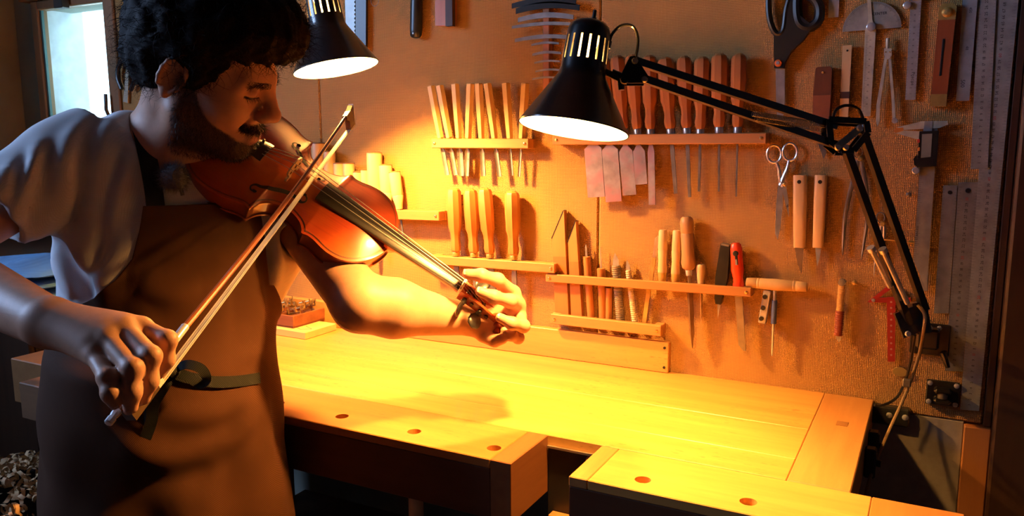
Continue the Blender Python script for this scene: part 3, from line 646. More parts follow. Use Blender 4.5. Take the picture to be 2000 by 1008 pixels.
# --- sheathed knife, wooden slip, protractor, divider
o, L, k = wtool('sheathed_knife', 'dark brown sheathed pocket knife under the lamp elbow', 'knife', (1609, 131), (1604, 262), .014); w = 17*k
flat(o, 'handle', [(-w*.85, -.003), (-w*.6, 0), (w*.8, 0), (w, -.004), (w, -L*.42), (-w, -L*.42)], .022, wood('dark_walnut', (.10, .035, .015), (.17, .06, .025)), 0)
flat(o, 'sheath', [(-w, -L*.42), (w, -L*.42), (w*.9, -L), (-w*.9, -L)], .024, plain('brown_leather', (.22, .07, .025), .6, bump=.3), 0)
MB().lathe([(-.0135, .0015), (-.0110, .0022)], 10, (0, 0, -.010), ax=1).build('rivet', M_brs, o)
o, L, k = wtool('wooden_slip', 'slim pale wooden slip tied with a dark band beside the protractor arm', 'wooden slip', (1655, 89), (1648, 232), .010); w = 9*k
flat(o, 'strip', [(-w, 0), (w, 0), (w*.95, -L), (-w*.95, -L)], .008, M_pale, 0)
flat(o, 'dark_band', [(-w*1.05, -L*.63), (w*1.05, -L*.63), (w*1.05, -L*.72), (-w*1.05, -L*.72)], .010, plain('dark_band', (.06, .025, .015), .6), 0)
MB().lathe([(-.0052, .0016), (-.0040, .0018)], 10, (w*.1, 0, -.009), ax=1).build('hanging_hole', M_black, o)
o, L, k = wtool('protractor', 'semicircular steel protractor with a pivoting ruler arm', 'protractor', (1702, -12), (1692, 226), .006)
c = wp(o, 1702, 58, .006); r = 57*k; M_sat = steel('satin_steel', (.50, .52, .48), .42, metal=.5)
flat(o, 'half_disc', [(c.x+r*math.cos(t), c.z+r*math.sin(t)) for t in (math.pi*i/40 for i in range(41))], .0014, M_sat)
g = MB()
for i in range(0, 61):
    t = math.pi*i/60; l_ = .0035 if i % 5 else .006
    a, b = (c.x+(r-.001)*math.cos(t), -.0010, c.z+(r-.001)*math.sin(t)), (c.x+(r-.001-l_)*math.cos(t), -.0010, c.z+(r-.001-l_)*math.sin(t)); g.bar(a, b, .0003, .0003, (0, 1, 0))
put_text(g, 'CENTER', .0065, (c.x+.012, -.0010, c.z+.026), (1, 0, 0), (0, 0, 1)); g.build('scale_marks', M_ink, o, 0)
flat(o, 'arm', [(v.x, v.z) for v in (wp(o, *p, .006) for p in ((1694, 0), (1701, 0), (1704, 40), (1711, 58), (1700, 227), (1682, 227), (1690, 58), (1696, 40)))], .0016, steel('arm_steel', (.74, .72, .56), .4, metal=.4), -.002)
g = MB()
for i in range(60):
    u = i/60; a = wp(o, 1692-u*8.5, 70+u*150, .0095); l_ = .0045 if i % 5 == 0 else .0025; g.bar((a.x, -.0031, a.z), (a.x+l_, -.0031, a.z), .0003, .0003, (0, 1, 0))
for i in range(1, 12):
    u = i/12; a = wp(o, 1697-u*8.5, 66+u*150, .0095); put_text(g, str(i), .0042, (a.x+.003, -.0031, a.z), (0, 0, 1), (-1, 0, 0))
g.build('arm_marks', M_ink, o, 0)
MB().lathe([(-.0100, .0055), (-.0092, .0072), (-.0030, .0075)], 20, (c.x, 0, c.z+.004), ax=1).build('locking_knob', M_chrome, o)
o, L, k = wtool('compass', 'plain steel compass divider hanging open with its points down', 'divider', (1734, 74), (1732, 246), .010)
P = lambda x, y: (lambda v: (v.x, v.z))(wp(o, x, y, .010))
M_nick = steel('nickel', (.66, .66, .56), .4, metal=.4)
a = wp(o, 1734, 74, .01); b = wp(o, 1734, 96, .01); turned(o, 'grip', [(a.z, .0018), (a.z-.001, .0032), (b.z+.003, .0032), (b.z, .002)], M_nick, 12)
flat(o, 'head', [P(1727, 95), P(1741, 95), P(1742, 108), P(1737, 116), P(1731, 116), P(1727, 108)], .0085, M_nick)
flat(o, 'leg', [P(1728, 110), P(1733, 112), P(1719, 205), P(1718, 236), P(1714, 247), P(1711, 236), P(1712, 205)], .0055, M_nick)
flat(o, 'leg', [P(1735, 112), P(1740, 110), P(1748, 205), P(1749, 232), P(1746, 240), P(1743, 236), P(1742, 205)], .0055, M_nick)
c = wp(o, 1748, 236, .01); MB().lathe([(-.008, .0046), (-.006, .0050), (-.002, .0048)], 16, (c.x, 0, c.z), ax=1).build('locking_screw', M_chrome, o)
for x in (1730, 1738): c = wp(o, x, 102, .01); MB().lathe([(-.0055, .0008), (-.0040, .0014)], 8, (c.x, 0, c.z), ax=1).build('rivet', M_brs, o)

# --- rulers and squares
def ruler(name, label, cat, quad, off, mat, nums=None, th=.001, mm=True, numsize=.0062, digits_off=.45, red=(), start=0., per=.01, group='steel rulers', extra=None):
    """quad = tl, tr, br, bl pixels; graduations count up from the lower end when start is a length"""
    tl, tr, br, bl = quad; o, L, k = wtool(name, label, cat, ((tl[0]+tr[0])/2, (tl[1]+tr[1])/2), ((bl[0]+br[0])/2, (bl[1]+br[1])/2), off, group)
    q = [wp(o, *p, off) for p in quad]; P = [(v.x, v.z) for v in q]; flat(o, 'strip', P, th, mat, 0, 0)
    hw = (P[1][0]-P[0][0]+P[2][0]-P[3][0])/4; yy = -th/2-.0002
    if mm:
        g = MB(); rd = MB(); n = int(L/per*2)
        for i in range(n):
            z = -L+start+i*per/2
            if z > 0: break
            for sx in (-1, 1):
                l_ = hw*(.34 if i % 2 == 0 else .22); g.add([(sx*hw*.98, yy, z-.00012), (sx*(hw*.98-l_), yy, z-.00012), (sx*(hw*.98-l_), yy, z+.00012), (sx*hw*.98, yy, z+.00012)], [(0, 1, 2, 3) if sx < 0 else (3, 2, 1, 0)])
        for nn in (nums or ()):
            z = -L+start+nn*per
            if -L < z < -.004: put_text(rd if nn in red else g, str(nn), numsize, (hw*(-.05), yy, z), (0, 0, 1), (-1, 0, 0))
        if extra:
            for s_, size, x, z, d in extra: put_text(g, s_, size, (x*hw, yy, -L+z if z > 0 else z), (0, 0, 1) if d > 0 else (0, 0, -1), (-1, 0, 0) if d > 0 else (1, 0, 0))
        g.build('graduations', M_ink, o, 0)['kind'] = 'stuff'
        if rd.v: rd.build('red_numeral', M_redink, o, 0)
    return o, L, hw
M_rule = steel('ruler_steel', (.46, .50, .49), .45, metal=.45); M_rule2 = steel('ruler_steel_dark', (.32, .34, .34), .45, metal=.5); M_bare = steel('bare_ruler', (.52, .56, .58), .4, metal=.5)
ruler('steel_ruler', 'longest steel ruler with centimetre numbers, running down the right edge of the board', 'ruler', ((1944, -70), (1996, -70), (1912, 803), (1875, 800)), .0060, M_rule, range(1, 76), red=(10, 20, 30, 40, 50, 60, 70))
ruler('steel_ruler', 'steel ruler numbered to 28 overlapping the left side of the longest one', 'ruler', ((1912, -40), (1948, -40), (1929, 330), (1896, 330)), .0085, M_rule, range(1, 32), red=())
ruler('steel_square_blade', 'plain bright steel ruler stamped 500 at its lower end', 'ruler', ((1884, -60), (1914, -60), (1893, 197), (1867, 197)), .0110, M_bare, None, extra=[('500', .0085, -.15, .028, -1), ('450', .0060, .2, .145, -1), ('48', .0060, .1, .085, -1)], th=.0016, mm=True, per=.05)
o, L, hw = ruler('steel_ruler', 'short dark steel ruler with a hanging hole, lower right beside the lamp', 'ruler', ((1842, 362), (1870, 362), (1853, 612), (1824, 612)), .0050, M_rule2, None)
MB().lathe([(-.0016, .0030), (-.0006, .0032)], 14, (0, 0, -.012), ax=1).build('hanging_hole', M_black, o)
o, L, hw = ruler('steel_ruler', 'dim rounded top steel ruler between the short ruler and the longest one', 'ruler', ((1872, 356), (1912, 356), (1880, 726), (1846, 724)), .0046, M_rule2, range(1, 31), red=(10, 20, 30))
MB().lathe([(-.0016, .0038), (-.0006, .0040)], 14, (0, 0, -.014), ax=1).build('hanging_hole', M_black, o)
o, L, hw = ruler('combination_square', 'steel square blade with a round knurled knob at the top', 'square', ((1781, -40), (1802, -40), (1788, 195), (1768, 195)), .0070, M_bare, range(1, 16), th=.002, numsize=.004, extra=[('Precise', .0075, .3, .035, -1)], group=None)
c = wp(o, 1772, 11, .007); MB().lathe([(-.008, .0045), (-.007, .0062), (.001, .0062)], 20, (c.x, 0, c.z), ax=1).build('knurled_knob', M_chrome, o)
c = wp(o, 1790, -2, .007); MB().box((c.x, -.002, c.z+.004), (.026, .008, .012), .001).build('stock', M_chrome, o, 0)
o, L, k = wtool('try_square', 'reddish wooden try square stock with brass end plates', 'try square', (1852, 8), (1832, 208), .013); w = 17*k
flat(o, 'stock', [(-w, -.024), (w, -.024), (w*.92, -L+.020), (-w*.92, -L+.020)], .018, wood('rosewood', (.22, .055, .02), (.34, .10, .035), rough=.4), 0)
flat(o, 'brass_plate', [(-w, -.026), (w, -.026), (w, -.006), (w*.6, 0), (-w*.6, 0), (-w, -.006)], .0186, M_brs, 0); flat(o, 'brass_plate', [(-w*.95, -L), (w*.92, -L), (w*.92, -L+.020), (-w*.95, -L+.020)], .0186, M_brs, 0)
MB().lathe([(-.0150, .001), (-.0140, .005), (-.0100, .008), (-.0095, .0082)], 20, (0, 0, -.014), ax=1).build('knob', M_brs, o)
MB().box((-w*.1, -.0092, -L*.52), (.0035, .0012, L*.36), .0005).build('groove', M_black, o, 0)
o, L, k = wtool('metal_plate', 'small bare steel scraper plate at the top edge right of the black scissors', 'scraper', (1630, -30), (1628, 34), .006); flat(o, 'blade', [(-10*k, 0), (10*k, 0), (9.5*k, -L), (-10.5*k, -L)], .0012, M_bare)
# digital caliper
o, L, k = wtool('digital_caliper', 'digital caliper with orange tipped jaws and black display housing', 'caliper', (1812, 248), (1792, 566), .012)
P = lambda x, y: (lambda v: (v.x, v.z))(wp(o, x, y, .012))
M_beam = steel('caliper_beam', (.42, .43, .42), .42, metal=.5)
flat(o, 'beam', [P(1805, 240), P(1832, 240), P(1810, 568), P(1784, 508), P(1797, 320)], .0030, M_beam, .001, 0); flat(o, 'beam', [P(1806, 330), P(1820, 330), P(1812, 568), P(1796, 568)], .0040, M_rule2, .002, 0)
flat(o, 'jaw', [P(1752, 249), P(1800, 237), P(1850, 236), P(1852, 243), P(1835, 250), P(1762, 254)], .0036, steel('jaw_ivory', (.70, .70, .55), .4, metal=.3), -.001, 0)
flat(o, 'jaw', [P(1746, 259), P(1766, 255), P(1810, 257), P(1794, 272), P(1787, 271)], .0036, MATS['jaw_ivory'], -.0012, 0)
flat(o, 'jaw_tip', [P(1745, 257), P(1750, 250), P(1764, 249), P(1765, 255), P(1750, 260)], .0050, plain('orange_tape', (.62, .22, .04), .5), -.001, 0)
flat(o, 'clamp_plate', [P(1806, 237), P(1822, 237), P(1820, 256), P(1803, 256)], .0050, M_bare, -.001, 0)
flat(o, 'housing', [P(1796, 257), P(1834, 255), P(1829, 324), P(1791, 327)], .0120, M_black, -.005, 0)
flat(o, 'thumb_grip', [P(1792, 300), P(1784, 310), P(1786, 322), P(1792, 326)], .0080, M_black, -.003, 0)
flat(o, 'display', [P(1801, 262), P(1821, 261), P(1818, 306), P(1799, 308)], .0008, plain('lcd_grey', (.20, .22, .20), .3), -.0115, 0)
for q, (y, m_) in enumerate(((275, M_redink), (291, MATS['orange_tape']), (306, M_black))):
    c = P(1794.5, y); MB().box((c[0], -.0112, c[1]), (.004, .0016, .006), .0005).build('button', m_, o, 0)
c = P(1789, 333); MB().lathe([(-.008, .0050), (-.007, .0062), (.002, .0062)], 20, (c[0], 0, c[1]), ax=1).build('thumb_wheel', M_chrome, o)
g = MB()
for i in range(44):
    v = wp(o, 1797-i*.26*1.0, 336+i*4.0, .0142); g.bar((v.x-.002, -.0008, v.z), (v.x+(.003 if i % 5 else .006), -.0008, v.z), .0003, .0003, (0, 1, 0))
put_text(g, 'STAINLESS', .005, (wp(o, 1791, 455, .012).x, -.0009, wp(o, 1791, 455, .012).z), (0, 0, 1), (-1, 0, 0)); g.build('scale_marks', M_ink, o, 0)
# outside calipers and little dividers behind the lamp arm
def spread(label, top, l1, l2, piv, ringpx, mat, th, nm):
    o, L, k = wtool(nm, label, 'divider', top, (top[0], l1[-1][1]), .008)
    for leg in (l1, l2):
        pts = [(v.x, 0, v.z) for v in (wp(o, *p, .008) for p in leg)]; n = len(catmull(pts, 5))
        MB().tube(catmull(pts, 5), [(.0028, th*(1-.82*(i/(n-1))**3)) for i in range(n)], 8, flat=(0, 1, 0)).build('leg', mat, o)
    c = wp(o, *piv, .008); MB().lathe([(-.007, .0030), (-.005, .0044), (.003, .0044)], 14, (c.x, 0, c.z), ax=1).build('pivot', M_brs, o)
    c = wp(o, *ringpx[:2], .008); rx = ringpx[2]*k; MB().tube([(c.x+rx*math.cos(t), 0, c.z+rx*1.35*math.sin(t)) for t in np.linspace(-.6, 4.6, 20)], (.0045, .0010), 8, flat=(0, 1, 0)).build('spring_bow', mat, o)
    return o
M_dull = steel('dull_steel', (.38, .33, .28), .42)
spread('steel outside calipers with curved legs behind the lamp arm', (1675, 285), [(1676, 312), (1664, 360), (1651, 420), (1647, 470), (1646, 498)], [(1682, 312), (1690, 360), (1694, 420), (1688, 470), (1682, 508)], (1680, 310), (1676, 297, 9), M_dull, .0042, 'calipers')
o = spread('little spring divider between the two bars of the lamp arm', (1720, 416), [(1722, 438), (1716, 470), (1710, 500), (1707, 540)], [(1727, 438), (1726, 470), (1722, 505), (1719, 538)], (1724, 437), (1720, 425, 8), M_chrome, .0026, 'spring_divider')
a, b = wp(o, 1716, 466, .008), wp(o, 1780, 473, .008); MB().tube([(a.x, -.003, a.z), (b.x, -.003, b.z)], .0014, 8).lathe([(b.x-.004, .0034), (b.x+.004, .0034)], 12, (0, -.003, b.z), ax=0).build('screw', M_brs, o)
for i, (x, y, lb) in enumerate(((1775, 380, 'dark round headed nail beside the caliper beam'), (1669, 552, 'small brass nail right of the corded knife'))):
    c = W(x, y, .008); o = thing('nail', lb, 'nail', c); MB().lathe([(-.004, .0022), (-.003, .0042), (-.001, .0044)], 14, ax=1).lathe([(-.001, .0016), (.0078, .0016)], 10, ax=1).build('shank', M_brs if i == 1 else M_dsteel, o)
o, L, k = wtool('knife_blade', 'dark triangular steel blade tip below the lamp elbow', 'blade', (1603, 250), (1613, 312), .006)
P = lambda x, y: (lambda v: (v.x, v.z))(wp(o, x, y, .006)); flat(o, 'blade', [P(1588, 255), P(1614, 258), P(1613, 300), P(1609, 311)], .002, M_dsteel)
# red plastic square
o, L, k = wtool('red_square', 'dark red try square with white numbers, half hidden by the lamp arm', 'square', (1738, 560), (1740, 705), .007)
P = lambda x, y: (lambda v: (v.x, v.z))(wp(o, x, y, .007)); M_rp = plain('crimson_plastic', (.34, .018, .022), .35)
flat(o, 'blade', [P(1732, 580), P(1749, 580), P(1748, 706), P(1734, 706)], .003, M_rp, 0, 0)
for tri in ([P(1694, 590), P(1740, 553), P(1743, 562), P(1716, 582)], [P(1694, 590), P(1716, 581), P(1778, 581), P(1778, 592)], [P(1740, 553), P(1778, 590), P(1766, 590), P(1738, 562)]): flat(o, 'brace', tri, .004, M_rp, 0, 0)
g = MB()
for i in range(10):
    y = 590+i*11.5; v = wp(o, 1740.5, y, .0088); g.lathe([(-.0022, .0018), (-.0017, .0018)], 10, (v.x, 0, v.z), ax=1)
g.build('white_dots', plain('faded_white', (.45, .25, .22), .6), o)
v = wp(o, 1706, 586, .007); MB().lathe([(-.0034, .0028), (-.0020, .0034)], 12, (v.x, 0, v.z), ax=1).build('screw', M_chrome, o)

# --- top edge: black handle, wooden block, hanging saw, rack of scrapers
o, L, k = wtool('rubber_grip_tool', 'round ended black tool handle hanging from the top edge', 'tool handle', (815, -60), (812, 75), .014); r = 10.5*k
turned(o, 'grip', [(0, r), (-L+.018, r), (-L+.007, r*.95), (-L+.002, r*.7), (-L, r*.3)], M_black, 22, sy=.8); MB().lathe([(-.0118, .002), (-.0105, .0034)], 12, (0, 0, -L+.010), ax=1).build('rivet', M_dsteel, o)
o, L, k = wtool('wooden_scraper', 'flat reddish wooden handled scraper hanging from the top edge beside the black handle', 'scraper', (870, -60), (871, 52), .014); w = 16*k
flat(o, 'grip', [(-w, 0), (w, 0), (w*1.05, -L), (-w, -L+.002)], .020, M_hnd2, 0); flat(o, 'blade', [(w*.3, -L*.3), (w*1.12, -L*.3), (w*1.12, -L-.001), (w*.3, -L-.001)], .012, M_dwood, -.006, 0)
o, L, k = wtool('hand_saw', 'grey bladed saw with a black back hanging behind the far lamp', 'saw', (706, -60), (706, 100), .010)
P = lambda x, y: (lambda v: (v.x, v.z))(wp(o, x, y, .010)); te = [P(692+(2.5 if i % 2 else 0), -60+i*4) for i in range(40)]
flat(o, 'blade', [P(672, -60)]+te+[P(690, 95), P(676, 60)], .0012, steel('saw_grey', (.34, .34, .32), .45), 0, 0)
flat(o, 'spine', [P(697, -60), P(717, -60), P(716, 98), P(696, 92)], .007, M_black, 0, 0)
o, L, k = wtool('wire_loop', 'thin bright wire loop hanging from the top edge', 'wire', (732, -30), (732, 12), .006); MB().tube([(.011*math.cos(t), 0, -L+.013+.013*math.sin(t)) for t in np.linspace(0, 2*math.pi, 28)], .0007, 6).tube([(0, 0, -.001), (.010, 0, -L+.02)], .0007, 6).build('wire', M_chrome, o)
o, L, k = wtool('scraper_rack', 'upright wooden strip holding a ladder of curved scraper blades', 'tool rack', (1070, -40), (1070, 178), .010); w = 7*k
MB().box((0, 0, -L/2), (2*w, .018, L), .002).build('strip', M_hnd2, o, 0)
sc = [(1000, 1125, 10, 9, 1), (1008, 1132, 20, 10, 1), (1012, 1120, 38, 8, 0), (1000, 1125, 52, 5, 0), (1006, 1122, 78, 6, 0), (1038, 1092, 88, 3.5, 0), (1040, 1096, 107, 4, 0), (1044, 1094, 123, 3, 0), (1046, 1096, 140, 3, 0), (1040, 1090, 155, 3, 0)]
for i, (x0, x1, y, h, dk) in enumerate(sc):
    s0, s1 = W(x0, y, .022), W(x1, y-3, .022); ln = float(np.linalg.norm(s1-s0))
    b_ = thing('scraper', ('broad dark' if dk else 'thin') + ' curved scraper, ' + ORD[i] + ' from the top on the upright strip', 'scraper', group='curved scrapers', mat=frame((s0+s1)/2, nrm(s1-s0), nrm(np.cross((0, 0, 1.), nrm(s1-s0))), (0, 0, 1)))
    hh = h*.00112; n = 12; top = [(-ln/2+ln*j/n, hh*.5+hh*.9*math.sin(math.pi*j/n)) for j in range(n+1)]; bot = [(-ln/2+ln*j/n, -hh*.5+hh*.7*math.sin(math.pi*j/n)) for j in range(n, -1, -1)]
    MB().prism(top+bot, -.0011, .0011).build('blade', M_dsteel if not dk else plain('blackened_steel', (.03, .028, .026), .35, .7), b_, 30)

# --- left of the head: pliers and hanging files by the window
o, L, k = wtool('pliers', 'black handled pliers hanging beside the window', 'pliers', (240, 58), (247, 180), .014)
P3 = lambda pts: [(v.x, v.y, v.z) for v in (wp(o, *p, .014) for p in pts)]
MB().tube(catmull(P3([(243, 112), (232, 130), (230, 152), (238, 174)]), 5), .0062, 10).build('handle', M_black, o)
MB().tube(catmull(P3([(249, 112), (262, 130), (264, 152), (255, 176)]), 5), .0062, 10).build('handle', M_black, o)
MB().tube(P3([(246, 114), (246, 98), (242, 60)]), [.008, .010, .002], 10).build('jaws', M_dsteel, o)
o, L, k = wtool('wooden_spatula', 'pale wooden spatula hanging below the pliers', 'spatula', (250, 124), (246, 200), .007); flat(o, 'strip', [(-.004, -.004), (0, 0), (.006, -.006), (.010, -L), (-.010, -L)], .004, plain('ivory_wood', (.46, .42, .30), .6), 0, 0)
for i, (x0, x1, y0, y1) in enumerate(((264, 270, 48, 112), (271, 276, 40, 124), (278, 281, 46, 128), (286, 289, 52, 130), (292, 294, 60, 136))):
    o, L, k = wtool('needle_file', 'dark needle file, ' + ORD[i] + ' from the left of the bundle beside the window', 'file', (x0, y0), (x1, y1), .010, 'needle files'); turned(o, 'tang', [(0, .0045), (-L*.45, .004), (-L*.5, .0026), (-L, .0010)], M_dsteel, 8)
# --- spare lamp bracket, power strip
def wall_bracket(nm, label, cx, cy, hx, hy):
    A = W(cx, cy, .004); o = thing(nm, label, 'lamp bracket', mat=frame(A, (1, 0, 0), (0, 1, 0), (0, 0, 1))); k = pxw(cx, cy, 10)/10; w, h = hx*k, hy*k*.93
    MB().box((0, 0, 0), (2*w, .0078, 2*h), .002).build('plate', M_blk, o, 0)
    for sx, sz in ((-1, 1), (1, -1), (1, 1), (-1, -1)): MB().lathe([(-.0062, .002), (-.0054, .0042), (-.0036, .0046)], 12, (sx*w*.78, 0, sz*h*.76), ax=1).build('screw', M_chrome, o)
    MB().box((0, -.014, h*.35), (w*1.05, .022, h*.42), .004).box((0, -.014, -h*.42), (w*1.05, .022, h*.40), .004).build('socket', M_blk, o, 0)
    MB().lathe([(-h*.2, .008), (h*.3, .008)], 14, (0, -.016, 0)).build('socket_hole', M_dsteel, o)
    return o
M_blk = plain('black_enamel', (.010, .010, .011), .28, var=.3, coat=.4)
wall_bracket('spare_lamp_bracket', 'empty black lamp bracket screwed to the wall below the lamp foot', 1841, 768, 33, 30)
A = W(1742, 811, .010); o = thing('power_strip', 'black power strip on the wall just beyond the bench end', 'power strip', mat=frame(A, (1, 0, 0), (0, 1, 0), (0, 0, 1)))
MB().box((-.012, 0, 0), (.082, .019, .034), .003).build('body', M_black, o, 0)
for x in (-.004, .022): MB().lathe([(-.0112, .0028), (-.0100, .0052), (-.0092, .0056)], 14, (x, 0, .002), ax=1).build('screw', M_chrome, o)
# ---------------------------------------------------------------- lamps
M_white_enamel = plain('white_enamel', (.85, .84, .82), .45, var=.02)
def wbuild(mb, name, mat, parent, smooth=35):
    """mesh given in world space under a parent that is only translated"""
    l = parent.location if parent.parent is None else parent.parent.location
    mb.v = [(v[0]-l[0], v[1]-l[1], v[2]-l[2]) for v in mb.v]; return mb.build(name, mat, parent, smooth)
def lamp_head(root, c, axis_down, strength, knuckle_dir, S=.904):
    """shade around c (rim centre); parts are children of the lamp"""
    z = -nrm(axis_down); x = nrm(knuckle_dir-z*(knuckle_dir @ z)); y = np.cross(z, x)
    L = np.array(root.location)
    def T(mb): mb.v = [tuple(c+(x*v[0]+y*v[1]+z*v[2])*S-L) for v in mb.v]; return mb
    outer = [(0, .0872), (.0025, .0872), (.004, .0858), (.080, .0405), (.087, .0372), (.094, .0360), (.106, .0356)]
    inn = [(.106, .0344), (.094, .0348), (.087, .0360), (.080, .0392), (.004, .0845), (.0004, .0858)]
    T(MB().lathe(outer, 64, cap=False)).build('shade', M_blk, root, 30)
    T(MB().lathe([(a, b-.0004) for a, b in inn], 64, cap=False)).build('reflector', M_white_enamel, root, 30)
    g = MB(); n = 64; z0, z1 = .106, .143; r0, r1 = .0356, .0342
    for k in range(n):
        if k % 4 == 0: continue
        a0, a1 = 2*math.pi*k/n, 2*math.pi*(k+1)/n; vs = []
        for zz, r in ((z0, r0), (z1, r1)):
            for a in (a0, a1):
                for rr in (r, r-.0012): vs.append((rr*math.cos(a), rr*math.sin(a), zz))
        g.add(vs, [(0, 2, 6, 4), (3, 1, 5, 7), (1, 0, 4, 5), (2, 3, 7, 6)])
    T(g).build('slotted_collar', M_blk, root, 0)
    T(MB().lathe([(.143, .0342), (.155, .0335), (.163, .0315), (.169, .026), (.172, .018), (.1725, .003)], 48, cap=False)).build('cap', M_blk, root, 40)
    T(MB().lathe([(.170, .0045), (.178, .0045), (.179, .0030), (.190, .0028), (.191, .0015)], 14, (.004, 0, 0))).build('switch', M_blk, root)
    T(MB().lathe([(.093, .0135), (.125, .0135), (.140, .018), (.155, .018)], 20)).build('bulb_socket', M_white_enamel, root)
    b = [(.040+.028*(1-math.cos(t)), max(.0005, .028*math.sin(t))) for t in np.linspace(0, math.pi*.80, 14)]+[(.100, .0128)]
    T(MB().lathe(b, 24)).build('bulb', emit('bulb_glow_%g' % strength, BULB, strength), root)
    g = MB().tube([np.array((.034, 0, .098)), np.array((.060, 0, .090)), np.array((.072, 0, .088))], .0055, 12)
    T(g).build('knuckle_rod', M_blk, root)
    return lambda v: c+(x*v[0]+y*v[1]+z*v[2])*S
# desk lamp on the wall bracket
foot = W(1816, 662, .004)
lamp = thing('arm_lamp', 'black spring balanced arm lamp mounted on the wall at the right', 'lamp', tuple(foot))
c1 = Pd(1120, 253, 1.13); ax1 = nrm(-CAM_U-.16*CAM_R-.005*CAM_F)
lamp_head(lamp, c1, ax1, BULB_W1, CAM_R)
P = lambda x, y, t: Pd(x, y, t)
th_, te_, tb_ = 1.130, 1.200, 1.315
g = MB(); n_ = -CAM_F
tri = [P(1238, 112, th_), P(1265, 153, th_), P(1258, 165, th_), P(1214, 165, th_), P(1208, 156, th_), P(1228, 114, th_)]
for s_ in (-.009, .009):
    vs = [p+CAM_F*(s_-.0012) for p in tri]+[p+CAM_F*(s_+.0012) for p in tri]; n6 = len(tri)
    g.add(vs, [tuple(range(n6)), tuple(range(2*n6-1, n6-1, -1))]+[(i, i+n6, (i+1) % n6+n6, (i+1) % n6) for i in range(n6)])
wbuild(g, 'head_plate', M_blk, lamp, 0)
wbuild(MB().tube([P(1195, 141, th_), P(1222, 152, th_)], .0048, 12).tube([P(1212, 150, th_), P(1214, 176, th_)], [.006, .0045], 10), 'head_joint', M_blk, lamp)
for x, y in ((1240, 119), (1259, 155)): q = P(x, y, th_-.0115); wbuild(MB().tube([q, q-CAM_F*.003], [.0048, .0036], 14), 'joint_screw', M_chrome, lamp)
q = P(1219, 157, th_-.0105); wbuild(MB().tube([q, q-CAM_F*.004], [.0058, .005], 12), 'wing_nut', M_blk, lamp)
for a, b in (((1240, 119), (1632, 247)), ((1259, 155), (1640, 286))):
    wbuild(MB().bar(P(*a, th_), P(*b, te_), .0105, .0105, n_), 'upper_arm', M_blk, lamp, 0)
for a, b in (((1650, 286), (1776, 636)), ((1684, 256), (1806, 604))):
    wbuild(MB().bar(P(*a, te_), P(*b, tb_), .0105, .0125, n_), 'lower_arm', M_blk, lamp, 0)
el = [(1612, 236), (1684, 240), (1688, 262), (1660, 296), (1636, 296), (1616, 280)]
for s_ in (-.013, .010):
    g = MB(); vs = [P(*p, te_)+CAM_F*(s_-.001) for p in el]+[P(*p, te_)+CAM_F*(s_+.001) for p in el]; n6 = len(el)
    if s_ < 0:   # front: an open frame of bars
        for i in range(n6): g.bar(P(*el[i], te_)+CAM_F*s_, P(*el[(i+1) % n6], te_)+CAM_F*s_, .0035, .009, CAM_F*0+CAM_U)
        wbuild(g, 'elbow_frame', M_blk, lamp, 0)
    else:
        for i in range(n6): g.bar(P(*el[i], te_)+CAM_F*s_, P(*el[(i+1) % n6], te_)+CAM_F*s_, .0035, .009, CAM_F*0+CAM_U)
        wbuild(g, 'elbow_frame', M_blk, lamp, 0)
wbuild(MB().bar(P(1634, 288, te_-.017), P(1680, 250, te_-.017), .010, .003, n_), 'elbow_link', steel('worn_link', (.55, .55, .48), .4), lamp, 0)
for x, y in ((1636, 288), (1652, 288), (1679, 250)): q = P(x, y, te_-.019); wbuild(MB().tube([q, q-CAM_F*.003], [.0050, .0038], 14), 'joint_screw', M_chrome, lamp)
def coil(a, b, r, turns, wr, name, mat):
    a, b = np.asarray(a), np.asarray(b); t = nrm(b-a); u = nrm(np.cross(t, (0, 0, 1.))); w = np.cross(t, u); n = turns*7
    wbuild(MB().tube([a+(b-a)*(i/n)+(u*math.cos(2*math.pi*i/7)+w*math.sin(2*math.pi*i/7))*r for i in range(n+1)], wr, 4), name, mat, lamp)
coil(P(1470, 222, th_-.004), P(1612, 245, te_+.004), .0036, 44, .0007, 'spring', M_dsteel)
coil(P(1476, 231, th_+.010), P(1612, 256, te_+.014), .0036, 44, .0007, 'spring', M_dsteel)
for a, b in (((1702, 487), (1738, 560)), ((1725, 490), (1772, 592))):
    wbuild(MB().tube([P(*a, te_+.03), P(*b, tb_-.03)], .0042, 10).tube([P(a[0]-2, a[1]-4, te_+.028), P(a[0]+2, a[1]+3, te_+.03)], .0065, 12), 'spring', M_chrome, lamp)
# shoulder and bracket
wbuild(MB().bar(P(1768, 604, tb_-.004), P(1786, 652, tb_-.004), .006, .040, CAM_R).bar(P(1790, 590, tb_+.004), P(1800, 650, tb_+.004), .02, .024, CAM_R), 'shoulder', M_blk, lamp, 0)
q = P(1773, 652, tb_-.016); wbuild(MB().tube([q, q-CAM_F*.003], [.0050, .0040], 12), 'joint_screw', M_chrome, lamp)
pl = MB().box(W(1816, 662, .0045), (.062, .008, .056), .002); wbuild(pl, 'wall_plate', M_blk, lamp, 0)
q = W(1812, 660, .022); wbuild(MB().box(q, (.036, .028, .036), .004).tube([q+np.array((0, -.01, .018)), P(1793, 640, tb_)], .0075, 12), 'pivot_socket', M_blk, lamp, 0)
for x, y in ((1835, 641), (1797, 641)): q = W(x, y, .009); wbuild(MB().lathe([(q[1]-.003, .002), (q[1]-.002, .004), (q[1], .0042)], 12, (q[0], 0, q[2]), ax=1), 'plate_screw', M_chrome, lamp)
q = W(1842, 690, .012); wbuild(MB().tube([q, W(1847, 704, .016), W(1851, 718, .016)], [.006, .0048, .004], 10), 'clamp_lever', M_blk, lamp)
M_braid = plain('braided_cord', (.26, .17, .08), .7, var=.5, scale=900, bump=.6)
